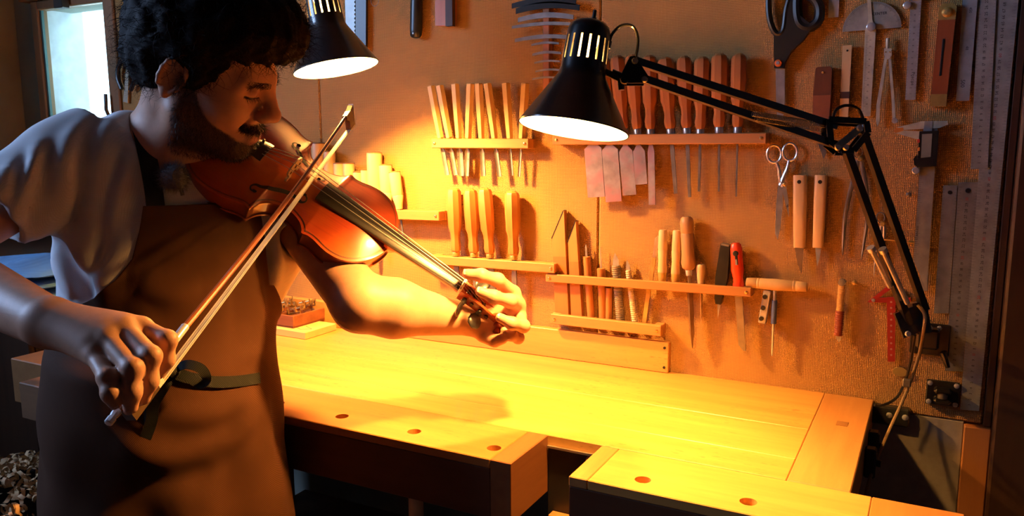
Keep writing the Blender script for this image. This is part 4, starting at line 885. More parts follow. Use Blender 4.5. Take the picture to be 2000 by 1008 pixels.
wbuild(MB().tube(catmull([P(1189, 86, th_), P(1196, 66, th_), P(1214, 50, th_), P(1236, 52, th_), P(1246, 76, th_), P(1242, 112, th_)], 6), .0022, 8).tube([P(1187, 94, th_), P(1190, 80, th_)], .004, 8), 'cord', M_blk, lamp)
wbuild(MB().tube(catmull([P(1626, 238, te_), P(1632, 216, te_), P(1652, 206, te_), P(1676, 213, te_), P(1686, 236, te_), P(1685, 258, te_)], 6), .0024, 8), 'cord', M_blk, lamp)
wbuild(MB().tube(catmull([P(1793, 596, tb_-.01), P(1806, 614, tb_-.02), P(1805, 640, tb_-.025), P(1796, 690, 1.36), P(1780, 740, 1.38), P(1760, 790, 1.38), P(1738, 838, 1.36), P(1716, 890, 1.33), P(1696, 945, 1.30), P(1684, 1010, 1.28)], 6), .0029, 8), 'braided_cord', M_braid, lamp)
wbuild(MB().tube(catmull([P(1787, 655, tb_), P(1780, 700, 1.36), P(1768, 745, 1.385), P(1750, 778, 1.39), P(1722, 792, 1.39), P(1708, 791, 1.385)], 6), .0024, 8), 'lead', M_blk, lamp)
q = P(1771, 748, 1.378); wbuild(MB().box(q, (.014, .010, .014), .002), 'cord_clip', M_dsteel, lamp, 0)
q = W(1758, 726, .003); o = thing('leather_tag', 'small dull ochre tag pinned behind the lamp cord', 'tag', tuple(q)); MB().lathe([(-.002, .012), (.002, .012)], 20, ax=1, sx=.7).build('disc', plain('ochre_tag', (.34, .24, .07), .7), o)
# second lamp, behind the head of the man
c2 = Pd(657, 134, 1.575); ax2 = nrm(-CAM_U+.195*CAM_R+.07*CAM_F)
f2 = W(380, -190, .02)
lamp2 = thing('arm_lamp', 'black arm lamp reaching in from above behind the violinist head', 'lamp', tuple(f2))
T2 = lamp_head(lamp2, c2, ax2, BULB_W2, -CAM_R, .968)
k0 = T2((.072, 0, .088)); e0 = Pd(450, -230, 1.62)
sh = f2+np.array((0, -.05, .02)); dv = nrm(np.cross(e0-k0, CAM_F))*.02
wbuild(MB().tube([k0, k0+dv], .012, 14).tube([k0-dv, k0], .012, 14), 'head_joint', M_blk, lamp2)
for s_ in (-1, 1):
    wbuild(MB().bar(k0+dv*s_, e0+dv*s_, .0105, .0105, CAM_F), 'upper_arm', M_blk, lamp2, 0)
wbuild(MB().tube([e0-dv*1.3, e0+dv*1.3], .012, 14), 'elbow', M_blk, lamp2)
wbuild(MB().bar(e0, sh, .012, .012, CAM_U), 'lower_arm', M_blk, lamp2, 0)
wbuild(MB().box(f2+np.array((0, .012, 0)), (.062, .012, .056), .002).box(f2+np.array((0, -.02, 0)), (.03, .06, .03), .003), 'wall_plate', M_blk, lamp2, 0)

# ---------------------------------------------------------------- left corner: cloth, shavings, cabinet
zc = .80
cab = thing('cabinet', 'dark low cabinet in the corner behind the violinist', 'cabinet', (-2.28, -.20, 0))
def cb(n, a, m): o = bx(*a, ch=.002).build(n, m, cab, 0); o.matrix_parent_inverse = Matrix.Translation((2.28, .20, 0)); return o
cb('carcass', (-2.61, -1.96, -.40, -.001, .0, 1.03), M_dwood); cb('top', (-2.615, -1.94, -.42, -.001, 1.0305, 1.055), M_dwood)
cb('door', (-2.60, -2.285, -.416, -.401, .05, 1.0), M_dwood); d_ = cb('door', (-2.28, -1.965, -.416, -.401, .05, 1.0), M_dwood)
pc = PB(72, 566, 1.056)
cl = thing('folded_cloth', 'bright blue folded cloth lying on the dark corner cabinet', 'cloth', (float(pc[0]), float(pc[1]), 1.0555))
M_bluec = weave('blue_cloth', (.10, .26, .50), (.16, .38, .66), .002, bump=.3)
for i, zz in enumerate((0.0, .021, .042)):
    g = MB(); NX, NY = 18, 12; vs = []
    for s_ in (0, 1):
        for a in range(NX+1):
            for b_ in range(NY+1):
                u, w = a/NX*2-1, b_/NY*2-1; e = (1-abs(u)**6)*(1-abs(w)**6)
                vs.append((u*.155, w*.10, zz+.010+(.010*e*(1 if s_ else -1))+(.003*math.sin(7*u+3*w+i)*e if s_ else 0)))
    q = (NX+1)*(NY+1); fs = []
    for a in range(NX):
        for b_ in range(NY):
            p = a*(NY+1)+b_; fs += [(p, p+1, p+NY+2, p+NY+1), (q+p, q+p+NY+1, q+p+NY+2, q+p+1)]
    g.add(vs, fs); g.build('fold', M_bluec, cl, 180)
# bag of wood shavings on the floor side
sp = Pd(30, 930, 1.75)
tub = thing('shavings_tub', 'dark tub full of pale wood shavings at the lower left', 'tub', (float(sp[0]), float(sp[1]), 0))
hz_ = float(sp[2])+.02
MB().lathe([(0, .15), (.02, .16), (hz_-.06, .19), (hz_-.05, .196), (hz_-.048, .185), (hz_-.08, .175)], 32, cap=False).lathe([(.001, .15), (.003, .15)], 32).build('bucket', plain('dark_bucket', (.03, .03, .03), .5), tub)
g = MB()
for i in range(420):
    a, r = rng.uniform(0, 6.28), .17*math.sqrt(rng.random()); z = hz_-.07+.06*(1-(r/.17)**2)+rng.uniform(0, .02)
    c = np.array((r*math.cos(a), r*math.sin(a), z)); d = nrm(nrng.normal(size=3)*np.array((1, 1, .4))); s_ = nrm(np.cross(d, nrng.normal(size=3))); cu = rng.uniform(.006, .014); t0 = rng.uniform(0, 6)
    vs = []
    for q in range(7):
        t = t0+q*.75; p = c+s_*cu*math.cos(t)+np.cross(d, s_)*cu*math.sin(t)+d*q*.002; vs += [p-d*.004, p+d*.004]
    g.add(vs, [(2*q, 2*q+1, 2*q+3, 2*q+2) for q in range(6)])
so = g.build('wood_shavings', plain('shavings', (.55, .34, .16), .7, var=.3), None, 60); so.location = tub.location
tag(so, 'heap of curled pale wood shavings in the dark tub', 'shavings', kind='stuff')
# ---------------------------------------------------------------- violin
VR = np.array([[0.7378, -0.0411, 0.6738], [0.387, 0.8436, -0.3722], [-0.5531, 0.5354, 0.6383]]); VT = np.array([-1.0415, -0.6388, 1.382])
VM = frame(VT, VR[:, 0], VR[:, 1], VR[:, 2])
def VW(p): return VT+VR @ np.asarray(p, float)
vio = thing('violin', 'glossy red brown violin held under the chin of the man', 'violin', mat=VM)
def varnish():
    m, nt, b = _nodes('violin_varnish'); tc = nt.nodes.new('ShaderNodeTexCoord')
    mp = nt.nodes.new('ShaderNodeMapping'); mp.inputs['Scale'].default_value = (6, 420, 6); nt.links.new(tc.outputs['Object'], mp.inputs[0])
    n = _noise(nt, mp.outputs[0], 1., 2); n2 = _noise(nt, tc.outputs['Object'], 9., 3)
    c = _mix(nt, _ramp(nt, n, .2, .8), (.25, .022, .004), (.37, .045, .006)); c = _mix(nt, _ramp(nt, n2, .42, .72), c, (.46, .10, .010))
    nt.links.new(c, b.inputs['Base Color']); b.inputs['Roughness'].default_value = .34; b.inputs['Coat Weight'].default_value = .9; b.inputs['Coat Roughness'].default_value = .10
    return m
M_var = varnish(); M_rib = wood('flamed_rib', (.20, .035, .008), (.36, .085, .016), axis=2, scale=26, rough=.3, coat=.8, stretch=10)
M_ebony = plain('ebony', (.012, .010, .009), .35, var=.2, coat=.25); M_purf = plain('purfling_black', (.03, .012, .006), .5)
half = np.array([(0, 0), (.001, .014), (.0035, .034), (.010, .060), (.026, .085), (.050, .0995), (.078, .104), (.104, .1005), (.124, .0935), (.136, .0915), (.1435, .0930), (.1465, .0915), (.1500, .0800), (.1560, .0700), (.166, .0610), (.180, .0560), (.193, .0550), (.206, .0575), (.218, .0635), (.2260, .0715), (.2295, .0775), (.2330, .0785), (.2400, .0765), (.252, .0775), (.268, .0820), (.284, .0840), (.302, .0815), (.320, .0725), (.336, .0560), (.346, .0370), (.352, .0190), (.3545, .0070), (.355, 0)])
oc = np.array(catmull([(*p, 0) for p in half], 5))[:, :2]; oc[:, 1] = np.maximum(oc[:, 1], 0)
def hw_at(x): return np.interp(x, oc[:, 0], oc[:, 1])
def arch(x, y, H=.0155):
    w = np.maximum(hw_at(x), 1e-4); s = np.clip(np.abs(y)/w, 0, 1); e = np.clip(np.minimum(x, .355-x)/.07, 0, 1); e = np.sin(e*math.pi/2)**.9
    edge = np.clip((w-np.abs(y))/.010, 0, 1)
    return H*(1-s**2)**1.35*e - .0012*(1-edge)*edge*4*0
def plate(sign, z0, thick, H, name, mat):
    n = len(oc); m = 24; vs = []; ss = np.sin(np.linspace(-1, 1, m+1)*math.pi/2)
    for z in (0, 1):
        for x, w in oc:
            for s in ss:
                y = w*s; a = float(arch(x, y, H)); vs.append((x, y, z0+sign*(a if z else -thick+a*.9)))
    q = n*(m+1); fs = []
    for i in range(n-1):
        for j in range(m):
            p = i*(m+1)+j; fs += [(q+p, q+p+m+1, q+p+m+2, q+p+1), (p, p+1, p+m+2, p+m+1)]
        for j in (0, m):
            p = i*(m+1)+j; f_ = (p, p+m+1, q+p+m+1, q+p); fs.append(f_ if j == 0 else f_[::-1])
    if sign < 0: fs = [f_[::-1] for f_ in fs]
    return MB().add(vs, fs).build(name, mat, vio, 45)
top = plate(1, 0, .0040, .0155, 'top_plate', M_var); plate(-1, -.0345, .0040, .013, 'back_plate', M_rib)
ring_ = [(x, y) for x, y in oc]+[(x, -y) for x, y in oc[::-1][1:-1]]
def inset(d):
    P_ = np.array(ring_); c = np.array((.178, 0)); out = []
    n = len(P_)
    for i in range(n):
        t = nrm(P_[(i+1) % n]-P_[i-1]+1e-9); nn = np.array((t[1], -t[0]))
        if nn @ (P_[i]-np.array((P_[i][0], 0))) < 0 and abs(P_[i][1]) > .004: nn = -nn
        if abs(P_[i][1]) <= .004: nn = np.array((-1., 0)) if P_[i][0] < .1 else np.array((1., 0))
        out.append(P_[i]-nn*d)
    return out
r1 = inset(.0028); n = len(r1)
MB().add([(p[0], p[1], -.0040) for p in r1]+[(p[0], p[1], -.0305) for p in r1], [(i, (i+1) % n, n+(i+1) % n, n+i) for i in range(n)]).build('ribs', M_rib, vio, 50)
for d in (.0042, .0054):
    ra, rb = inset(d), inset(d+.0006)
    zf = lambda p: float(arch(p[0], p[1]))+.00035
    MB().add([(p[0], p[1], zf(p)) for p in ra]+[(p[0], p[1], zf(p)) for p in rb], [(i, n+i, n+(i+1) % n, (i+1) % n) for i in range(n)]).build('purfling', M_purf, top, 0)
# f holes
for s in (-1, 1):
    fp = [(.198, .0215), (.2035, .0245), (.2050, .0305), (.2005, .0345), (.1930, .0335), (.1800, .0325), (.1650, .0370), (.1500, .0455), (.1390, .0520), (.1300, .0540), (.1255, .0600), (.1285, .0655), (.1345, .0640)]
    c = catmull([(x, y*s, 0) for x, y in fp], 6); L_ = len(c); vs = []
    for i, p in enumerate(c):
        t = nrm(c[min(i+1, L_-1)]-c[max(i-1, 0)]); nn = np.array((-t[1], t[0], 0)); u = i/(L_-1); w = .0011+.0022*math.sin(math.pi*min(max((u-.15)/.7, 0), 1))**1.2
        for q in (-1, 1): v = p+nn*w*q; vs.append((v[0], v[1], float(arch(v[0], v[1]))+.0004))
    fs = [(2*i, 2*i+2, 2*i+3, 2*i+1) for i in range(L_-1)]
    g = MB().add(vs, fs)
    for e in (fp[0], fp[-1]):
        N = 14; rr = .0030 if e is fp[0] else .0036; ex, ey = e[0], e[1]*s
        g.add([(ex+rr*math.cos(2*math.pi*k/N), ey+rr*math.sin(2*math.pi*k/N), float(arch(ex, ey))+.0006) for k in range(N)], [tuple(range(N))])
    g.build('f_hole', plain('f_hole_dark', (.010, .004, .003), .9), top, 0)
# neck, fingerboard, nut
zfe, znu = .0205, .0095
def fbz(x): return zfe+(znu-zfe)*(x-.215)/.27
g = MB(); vs = []; N = 10
for x in (.215, .35, .4852):
    w = .0212+(.0120-.0212)*(x-.215)/.27
    for k in range(N+1):
        t = -1+2*k/N; vs.append((x, w*t, fbz(x)+.0034*(1-t*t)))
    for k in range(N, -1, -1):
        t = -1+2*k/N; vs.append((x, w*t, fbz(x)-.0045))
q = 2*(N+1); g.add(vs, [(i*q+k, (i+1)*q+k, (i+1)*q+(k+1) % q, i*q+(k+1) % q) for i in range(2) for k in range(q)]+[tuple(range(q)), tuple(range(3*q-1, 2*q-1, -1))]); g.build('fingerboard', M_ebony, vio, 30)
g = MB(); vs = []; N = 10
for x, w, d in ((.345, .0165, .034), (.358, .0150, .030), (.366, .0135, .019), (.385, .0130, .0155), (.440, .0118, .0140), (.476, .0112, .0135), (.486, .0118, .0160)):
    for k in range(N+1):
        t = math.pi*k/N; vs.append((x, w*math.cos(t), fbz(x)-.0046-d*math.sin(t)*.88))
q = N+1; g.add(vs, [(i*q+k, i*q+k+1, (i+1)*q+k+1, (i+1)*q+k) for i in range(6) for k in range(N)]+[(i*q, (i+1)*q, (i+1)*q+N, i*q+N) for i in range(6)]+[tuple(range(q)), tuple(range(7*q-1, 6*q-1, -1))]); g.build('neck', M_var, vio, 50)
MB().box((.4878, 0, znu-.0005), (.0052, .0246, .0100), .0012).build('nut', plain('bone_nut', (.82, .74, .60), .4), vio, 0)
# pegbox and scroll
def boxline(x): return znu-.005-.10*(x-.49)-2.6*max(0, x-.505)**2
g = MB()
xs = np.linspace(.4905, .566, 9)
for s in (-1, 1):
    vs = []
    for x in xs:
        u = (x-.4905)/.0755; w = .0122-.0022*u; h = .022-.006*u; zt = boxline(x)+.0045
        for yy, zz in ((w*s, zt), (w*s, zt-h), ((w-.0045)*s, zt-h), ((w-.0045)*s, zt)): vs.append((x, yy, zz))
    fs = [(i*4+k, i*4+(k+1) % 4, (i+1)*4+(k+1) % 4, (i+1)*4+k) for i in range(len(xs)-1) for k in range(4)]+[(3, 2, 1, 0), tuple(len(xs)*4-4+k for k in range(4))]
    if s < 0: fs = [f_[::-1] for f_ in fs]
    g.add(vs, fs)
vs = []
for x in xs:
    u = (x-.4905)/.0755; w = .0118-.0022*u; h = .022-.006*u; zt = boxline(x)+.0045
    for yy, zz in ((w, zt-h), (-w, zt-h), (-w, zt-h+.006), (w, zt-h+.006)): vs.append((x, yy, zz))
g.add(vs, [(i*4+k, (i+1)*4+k, (i+1)*4+(k+1) % 4, i*4+(k+1) % 4) for i in range(len(xs)-1) for k in range(4)]+[(0, 1, 2, 3), tuple(len(xs)*4-1-k for k in range(4))])
pb = g.build('pegbox', M_var, vio, 35)
sc_c = np.array((.578, 0, boxline(.566)-.012)); pts = []; rad = []
for i in range(46):
    t = i/45; a = math.pi*.62-t*math.pi*3.4; r = .0165*(1-t)+.0035; pts.append(sc_c+np.array((r*math.cos(a), 0, r*math.sin(a)))); rad.append((.0062*(1-t*.55), .0095+.008*t**1.2))
MB().tube([(.560, 0, boxline(.556)-.005)]+pts, [(.007, .0095)]+rad, 12, flat=(1, 0, 0)).build('scroll', M_var, vio, 50)
MB().lathe([(-.021, .002), (-.0205, .0055), (.0205, .0055), (.021, .002)], 20, tuple(sc_c), ax=1).build('scroll_eye', M_var, vio)
for i, (x, s, an) in enumerate(((.503, -1, .3), (.517, 1, 1.2), (.535, -1, 1.3), (.549, 1, .5))):
    z = boxline(x)-.006; g = MB().lathe([(-.014, .0034), (.016, .0042), (.0175, .0056), (.019, .0042), (.0235, .0036)], 14, ax=1); pe = g.build('peg', M_ebony, vio); pe.location = (x, 0, z)
    if s < 0: pe.rotation_euler = (0, 0, math.pi)
    h = MB().lathe([(-.0140, .0006), (-.0125, .0060), (-.005, .0118), (.004, .0130), (.011, .0100), (.0150, .0030)], 18, ax=1, sx=1., sy=.32); hd = h.build('peg_head', M_ebony, pe); hd.location = (0, .034, 0); hd.rotation_euler = (0, an, 0)
# bridge
bx_ = .160; zb0 = float(arch(bx_, 0)); br = []
for t in np.linspace(-1, 1, 13): br.append((.0205*t, .0455+.0000-.0075*t*t-(.0016 if t > 0 else 0)*t))
poly = br+[(.0208, .030), (.0165, .026), (.0150, .020), (.0205, zb0+.004), (.0210, zb0-.0015), (.0085, zb0-.0005), (.0075, zb0+.006), (0, zb0+.010), (-.0075, zb0+.006), (-.0085, zb0-.0005), (-.0210, zb0-.0015), (-.0205, zb0+.004), (-.0150, .020), (-.0165, .026), (-.0208, .030)]
vs = [(bx_-.0010-.0004*(.045-z)/.03, y, z) for y, z in poly]+[(bx_+.0012+.0016*(.045-z)/.03, y, z) for y, z in poly]; n6 = len(poly)
brg = MB().add(vs, [tuple(range(n6)), tuple(range(2*n6-1, n6-1, -1))]+[(i, i+n6, (i+1) % n6+n6, (i+1) % n6) for i in range(n6)]).build('bridge', plain('maple_bridge', (.74, .56, .34), .5, var=.12, scale=300), vio, 0)
for y, z, r in ((0, .034, .0035), (-.013, .030, .0028), (.013, .029, .0028)):
    MB().lathe([(bx_+.0022, r), (bx_+.0032, r*.9)], 14, (0, y, z), ax=0).build('cut_out', plain('bridge_cut', (.20, .09, .03), .7), brg)
# strings, tailpiece, chin rest, button
ys = [-.0165, -.0055, .0055, .0165]
for i, y in enumerate(ys):
    zb_ = .0458-.0075*(y/.0205)**2; a = (.108, y*.62, .0275); b = (bx_, y, zb_+.0004); c = (.4878, y*.50, znu+.0052); d = (.503+.014*i, y*.25, boxline(.503+.014*i)-.004)
    MB().tube([a, b, c], (.00050 if i > 1 else .00042)*1.15, 6).tube([c, d], .0004, 5).build('string', steel('string_metal', (.9, .88, .84), .3, axis=0, metal=.35), vio)
g = MB(); vs = []; N = 8
for x, w, z in ((.010, .0075, .012), (.04, .0105, .0185), (.08, .0155, .0215), (.106, .0205, .0235), (.112, .0200, .0230)):
    for k in range(N+1): t = -1+2*k/N; vs.append((x, w*t, z+.005*(1-t*t)))
    for k in range(N, -1, -1): t = -1+2*k/N; vs.append((x, w*t, z-.002+.003*(1-t*t)))
q = 2*(N+1); g.add(vs, [(i*q+k, (i+1)*q+k, (i+1)*q+(k+1) % q, i*q+(k+1) % q) for i in range(4) for k in range(q)]+[tuple(range(q)), tuple(range(5*q-1, 4*q-1, -1))]); tp = g.build('tailpiece', M_ebony, vio, 40)
for y in (-.012, -.004, .004, .012): MB().lathe([(0, .0022), (.006, .0026), (.007, .0012)], 10, (.096, y, .0260)).build('fine_tuner', M_ebony, tp)
g = MB().lathe([(.016, .002), (.017, .020), (.022, .026), (.024, .024), (.023, .012), (.021, .001)], 26, (.034, .046, 0), sx=1.25, sy=1.0); g.box((.006, .03, -.004), (.006, .018, .044), .002); g.build('chin_rest', M_ebony, vio)
MB().lathe([(-.012, .004), (-.010, .0065), (-.003, .0060), (.003, .004)], 14, (0, 0, -.018), ax=0).build('end_button', M_ebony, vio)

# ---------------------------------------------------------------- bow
BT, BB = Pd(685, 215, 1.41), Pd(215, 822, .81)
bu = nrm(BT-BB); bL = float(np.linalg.norm(BT-BB)); bh = nrm(.62*VR[:, 0]-.78*VR[:, 2]); bh = nrm(bh-bu*(bh @ bu)); bs = np.cross(bu, bh)
bow = thing('bow', 'violin bow with reddish stick, white hair and black tip crossing the strings', 'bow', mat=frame(BB, bu, bs, -bh))
M_pern = wood('pernambuco', (.20, .05, .014), (.34, .10, .03), axis=0, rough=.28, coat=.5)
# local: x along the stick to the tip, z away from the hair
sx_ = [(x, .0, -.009*math.sin(math.pi*min(max((x-.09)/(bL-.10), 0), 1))**1.0) for x in np.linspace(.014, bL-.012, 26)]
MB().tube(sx_, [.0044-.0014*i/25 for i in range(26)], 10).build('stick', M_pern, bow)
MB().lathe([(-.004, .0032), (-.003, .0045), (.004, .0046), (.0045, .0036), (.009, .0046), (.014, .0045)], 8, ax=0).build('screw_button', plain('silver_button', (.85, .85, .88), .3, .5), bow, 30)
tipz = -.024
MB().prism([(bL-.030, .0025), (bL-.012, .004), (bL+.004, .0075), (bL+.004, .004), (bL-.004, -.008), (bL-.010, tipz+.001), (bL-.032, tipz+.001), (bL-.026, -.010), (bL-.034, -.004)], -.0045, .0045).build('head', plain('bow_head_dark', (.05, .015, .008), .25, coat=.5), bow, 0)
MB().prism([(bL-.033, tipz+.0010), (bL-.010, tipz+.0010), (bL-.006, -.014), (bL+.007, .0085), (bL-.008, tipz-.0012), (bL-.033, tipz-.0012)], -.0046, .0046).build('tip_plate', plain('tip_ivory', (.8, .76, .66), .4), bow, 0)
fz = -.0225
MB().prism([(.020, -.003), (.070, -.003), (.073, -.012), (.069, fz), (.022, fz)], -.0062, .0062).build('frog', M_ebony, bow, 0)
MB().lathe([(-.007, .0035), (-.0064, .0040), (.0064, .0040), (.007, .0035)], 16, (.046, 0, -.013), ax=1).build('frog_eye', plain('pearl', (.8, .8, .82), .3), bow)
MB().box((.075, 0, fz+.003), (.012, .0125, .0070), .001).build('ferrule', plain('silver_button', (.85, .85, .88)), bow, 0)
g = MB(); nh = 34
for i in range(nh):
    y = -.0055+.011*i/(nh-1); j = rng.uniform(-.0006, .0006)
    g.tube([(.078, y, fz+.0005+j), (bL*.5, y*.93, (fz+tipz)/2+j), (bL-.032, y*.85, tipz+.0008+j)], .00020, 3, cap=False)
hairo = g.build('hair', plain('bow_hair', (.78, .70, .54), .5), bow, 0); hairo['kind'] = 'stuff'
MB().box((.5*(.078+bL-.032), 0, (fz+tipz)/2-.00015), (bL-.11, .0098, .00035)).build('hair_ribbon', plain('bow_hair', (.78, .70, .54)), bow, 0)
cg = MB().tube([(.072, 0, -.0008), (.098, 0, -.0015)], .0056, 10).build('thumb_leather', plain('black_leather', (.02, .015, .012), .6), bow)
N = 40; pr = [(.098+.055*i/N, .0050 if i % 2 else .0046) for i in range(N+1)]
MB().lathe(pr, 12, (0, 0, -.0025), ax=0).build('winding', plain('silver_button', (.85, .85, .88)), bow)
# ---------------------------------------------------------------- the violinist: implicit surfaces meshed with surface nets
class SDF:
    def __init__(s): s.p = []
    def rc(s, a, b, ra, rb, k=.02, op='u'):
        a, b = np.asarray(a, float), np.asarray(b, float); ab = b-a; L2 = max(ab @ ab, 1e-12)
        def f(P):
            t = np.clip(((P-a) @ ab)/L2, 0, 1); q = P-a-t[:, None]*ab; return np.sqrt(np.einsum('ij,ij->i', q, q))-(ra+t*(rb-ra))
        s.p.append((f, op, k, (a+b)/2, np.sqrt(L2)/2+max(ra, rb))); return s
    def ell(s, c, r, k=.02, op='u', M=None):
        c, r = np.asarray(c, float), np.asarray(r, float); M = np.eye(3) if M is None else np.asarray(M)   # columns = axes
        def f(P):
            q = (P-c) @ M; k0 = np.sqrt(((q/r)**2).sum(1)); k1 = np.sqrt(((q/(r*r))**2).sum(1)); return k0*(k0-1)/np.maximum(k1, 1e-9)
        s.p.append((f, op, k, c, float(r.max()))); return s
    def fn(s, f, c, r, k=.01, op='u'): s.p.append((f, op, k, np.asarray(c, float), r)); return s
    def chain(s, pts, rs, k=.008):
        for i in range(len(pts)-1): s.rc(pts[i], pts[i+1], rs[i], rs[i+1], k if i == 0 else .002)
        return s
    def ev(s, P, prims=None):
        d = np.full(len(P), 1.0)
        for f, op, k, c, r in (s.p if prims is None else prims):
            e = f(P)
            if op == 'u': h = np.clip(.5+.5*(e-d)/k, 0, 1); d = e+(d-e)*h-k*h*(1-h)
            elif op == 's': h = np.clip(.5-.5*(d+e)/k, 0, 1); d = d+(-e-d)*h+k*h*(1-h)
            elif op == 'd': d = d-e
            else: d = np.maximum(d, e)
        return d
    def evc(s, P, cell=.06):
        key = np.floor(P/cell).astype(np.int64); _, inv = np.unique(key @ np.array((1, 4096, 4096*4096)), return_inverse=True); out = np.empty(len(P)); o = np.argsort(inv, kind='stable'); b = np.flatnonzero(np.diff(inv[o], prepend=-1, append=inv.max()+1))
        for i in range(len(b)-1):
            q = o[b[i]:b[i+1]]; c = (key[q[0]]+.5)*cell; out[q] = s.ev(P[q], s.near(c, cell*.87))
        return out
    def near(s, c, rad): return [q for q in s.p if q[1] == 'i' or np.linalg.norm(q[3]-c)-q[4] < rad+q[2]*.6+.010]
    def grad(s, P, e=.0015):
        g = np.stack([s.ev(P+np.eye(3)[i]*e)-s.ev(P-np.eye(3)[i]*e) for i in range(3)], 1); return g/np.maximum(np.linalg.norm(g, axis=1, keepdims=True), 1e-9)
    def mesh(s, lo, hi, h, B=12):
        lo, hi = np.asarray(lo, float), np.asarray(hi, float); nb = np.ceil((hi-lo)/(h*B)).astype(int); n = nb*B+1
        D = np.ones(n, np.float32); bi = np.stack(np.meshgrid(*[np.arange(k) for k in nb], indexing='ij'), -1).reshape(-1, 3)
        cen = lo+(bi+.5)*B*h; dc = s.ev(cen); hd = B*h*.5*1.7321
        o = np.arange(B+1)*h; loc = np.stack(np.meshgrid(o, o, o, indexing='ij'), -1).reshape(-1, 3)
        for q, c, d in zip(bi, cen, dc):
            sl = tuple(slice(a*B, a*B+B+1) for a in q)
            if abs(d) > hd*1.2+.004:
                if d < 0: D[sl] = -1
                continue
            pr = s.near(c, hd); D[sl] = s.ev(lo+q*B*h+loc, pr).reshape((B+1,)*3)
        N = D < 0; m = [k-1 for k in n]
        sm = np.zeros(m, np.uint8)
        for dx in (0, 1):
            for dy in (0, 1):
                for dz in (0, 1): sm += N[dx:m[0]+dx, dy:m[1]+dy, dz:m[2]+dz]
        act = (sm > 0) & (sm < 8); ci = np.argwhere(act); idx = np.full(m, -1, np.int32); idx[act] = np.arange(len(ci))
        cv = {}
        for dx in (0, 1):
            for dy in (0, 1):
                for dz in (0, 1): cv[(dx, dy, dz)] = D[ci[:, 0]+dx, ci[:, 1]+dy, ci[:, 2]+dz].astype(float)
        acc = np.zeros((len(ci), 3)); cnt = np.zeros(len(ci))
        for a in cv:
            for ax in range(3):
                if a[ax]: continue
                b = tuple(1 if i == ax else a[i] for i in range(3)); va, vb = cv[a], cv[b]; x = (va < 0) != (vb < 0)
                t = np.where(x, va/np.where(x, va-vb, 1), 0); p = np.tile(np.array(a, float), (len(ci), 1)); p[:, ax] = t
                acc[x] += p[x]; cnt[x] += 1
        V = lo+(ci+acc/np.maximum(cnt, 1)[:, None])*h; F = []
        for ax in range(3):
            u, w = (ax+1) % 3, (ax+2) % 3
            A = [slice(None)]*3; Bs = [slice(None)]*3; A[ax] = slice(0, -1); Bs[ax] = slice(1, None)
            e = np.argwhere(N[tuple(A)] != N[tuple(Bs)]); e = e[(e[:, u] > 0) & (e[:, w] > 0) & (e[:, u] < m[u]) & (e[:, w] < m[w])]
            du = np.zeros(3, int); du[u] = 1; dw = np.zeros(3, int); dw[w] = 1
            q = np.stack([idx[tuple((e-du*a-dw*b).T)] for a, b in ((1, 1), (0, 1), (0, 0), (1, 0))], 1)
            ins = N[tuple(e.T)]; q[~ins] = q[~ins][:, ::-1]; F.append(q)
        return V, np.concatenate(F)
    def trace(s, px, t0=.55, off=0., n=60):
        """camera pixels onto the surface"""
        O = np.array([ray(*p) for p in px]); L = np.linalg.norm(O, axis=1, keepdims=True); U_ = O/L; t = np.full(len(px), t0)
        for _ in range(n): t = t+np.clip(s.ev(CAM_C+U_*t[:, None])-off, -.05, .05)*.85
        return CAM_C+U_*t[:, None]

def mesh_obj(name, V, F, mat, parent, smooth=True, col=None):
    me = bpy.data.meshes.new(name); me.vertices.add(len(V)); me.vertices.foreach_set('co', np.asarray(V, np.float32).ravel())
    F = np.asarray(F, np.int32); k = F.shape[1]; me.loops.add(F.size); me.loops.foreach_set('vertex_index', F.ravel()); me.polygons.add(len(F))
    me.polygons.foreach_set('loop_start', np.arange(0, F.size, k, dtype=np.int32)); me.update(calc_edges=True); me.validate()
    if smooth: me.shade_smooth()
    if col is not None:
        a = me.color_attributes.new('Col', 'FLOAT_COLOR', 'POINT'); a.data.foreach_set('color', np.concatenate([col, np.ones((len(col), 1))], 1).astype(np.float32).ravel())
    return link(name, me, parent, mat)
def vcol_mat(name, rough=.5, bump=.2, scale=500., spec=.4, sss=0.):
    m, nt, b = _nodes(name); a = nt.nodes.new('ShaderNodeVertexColor'); a.layer_name = 'Col'; n = _noise(nt, _coord(nt, rnd=False), 60., 4)
    c = _mix(nt, _ramp(nt, n, .3, .7), (.86, .84, .82), (1.0, 1.0, 1.0)); mm = nt.nodes.new('ShaderNodeMix'); mm.data_type = 'RGBA'; mm.blend_type = 'MULTIPLY'; mm.inputs[0].default_value = 1.
    nt.links.new(a.outputs[0], mm.inputs[6]); nt.links.new(c, mm.inputs[7]); nt.links.new(mm.outputs[2], b.inputs['Base Color']); b.inputs['Roughness'].default_value = rough
    b.inputs['Specular IOR Level'].default_value = spec; _bump(nt, b, _noise(nt, _coord(nt, rnd=False), scale, 3), bump, .0006)
    if sss: b.inputs['Subsurface Weight'].default_value = sss; b.inputs['Subsurface Radius'].default_value = (1, .35, .2); b.inputs['Subsurface Scale'].default_value = .006
    return m

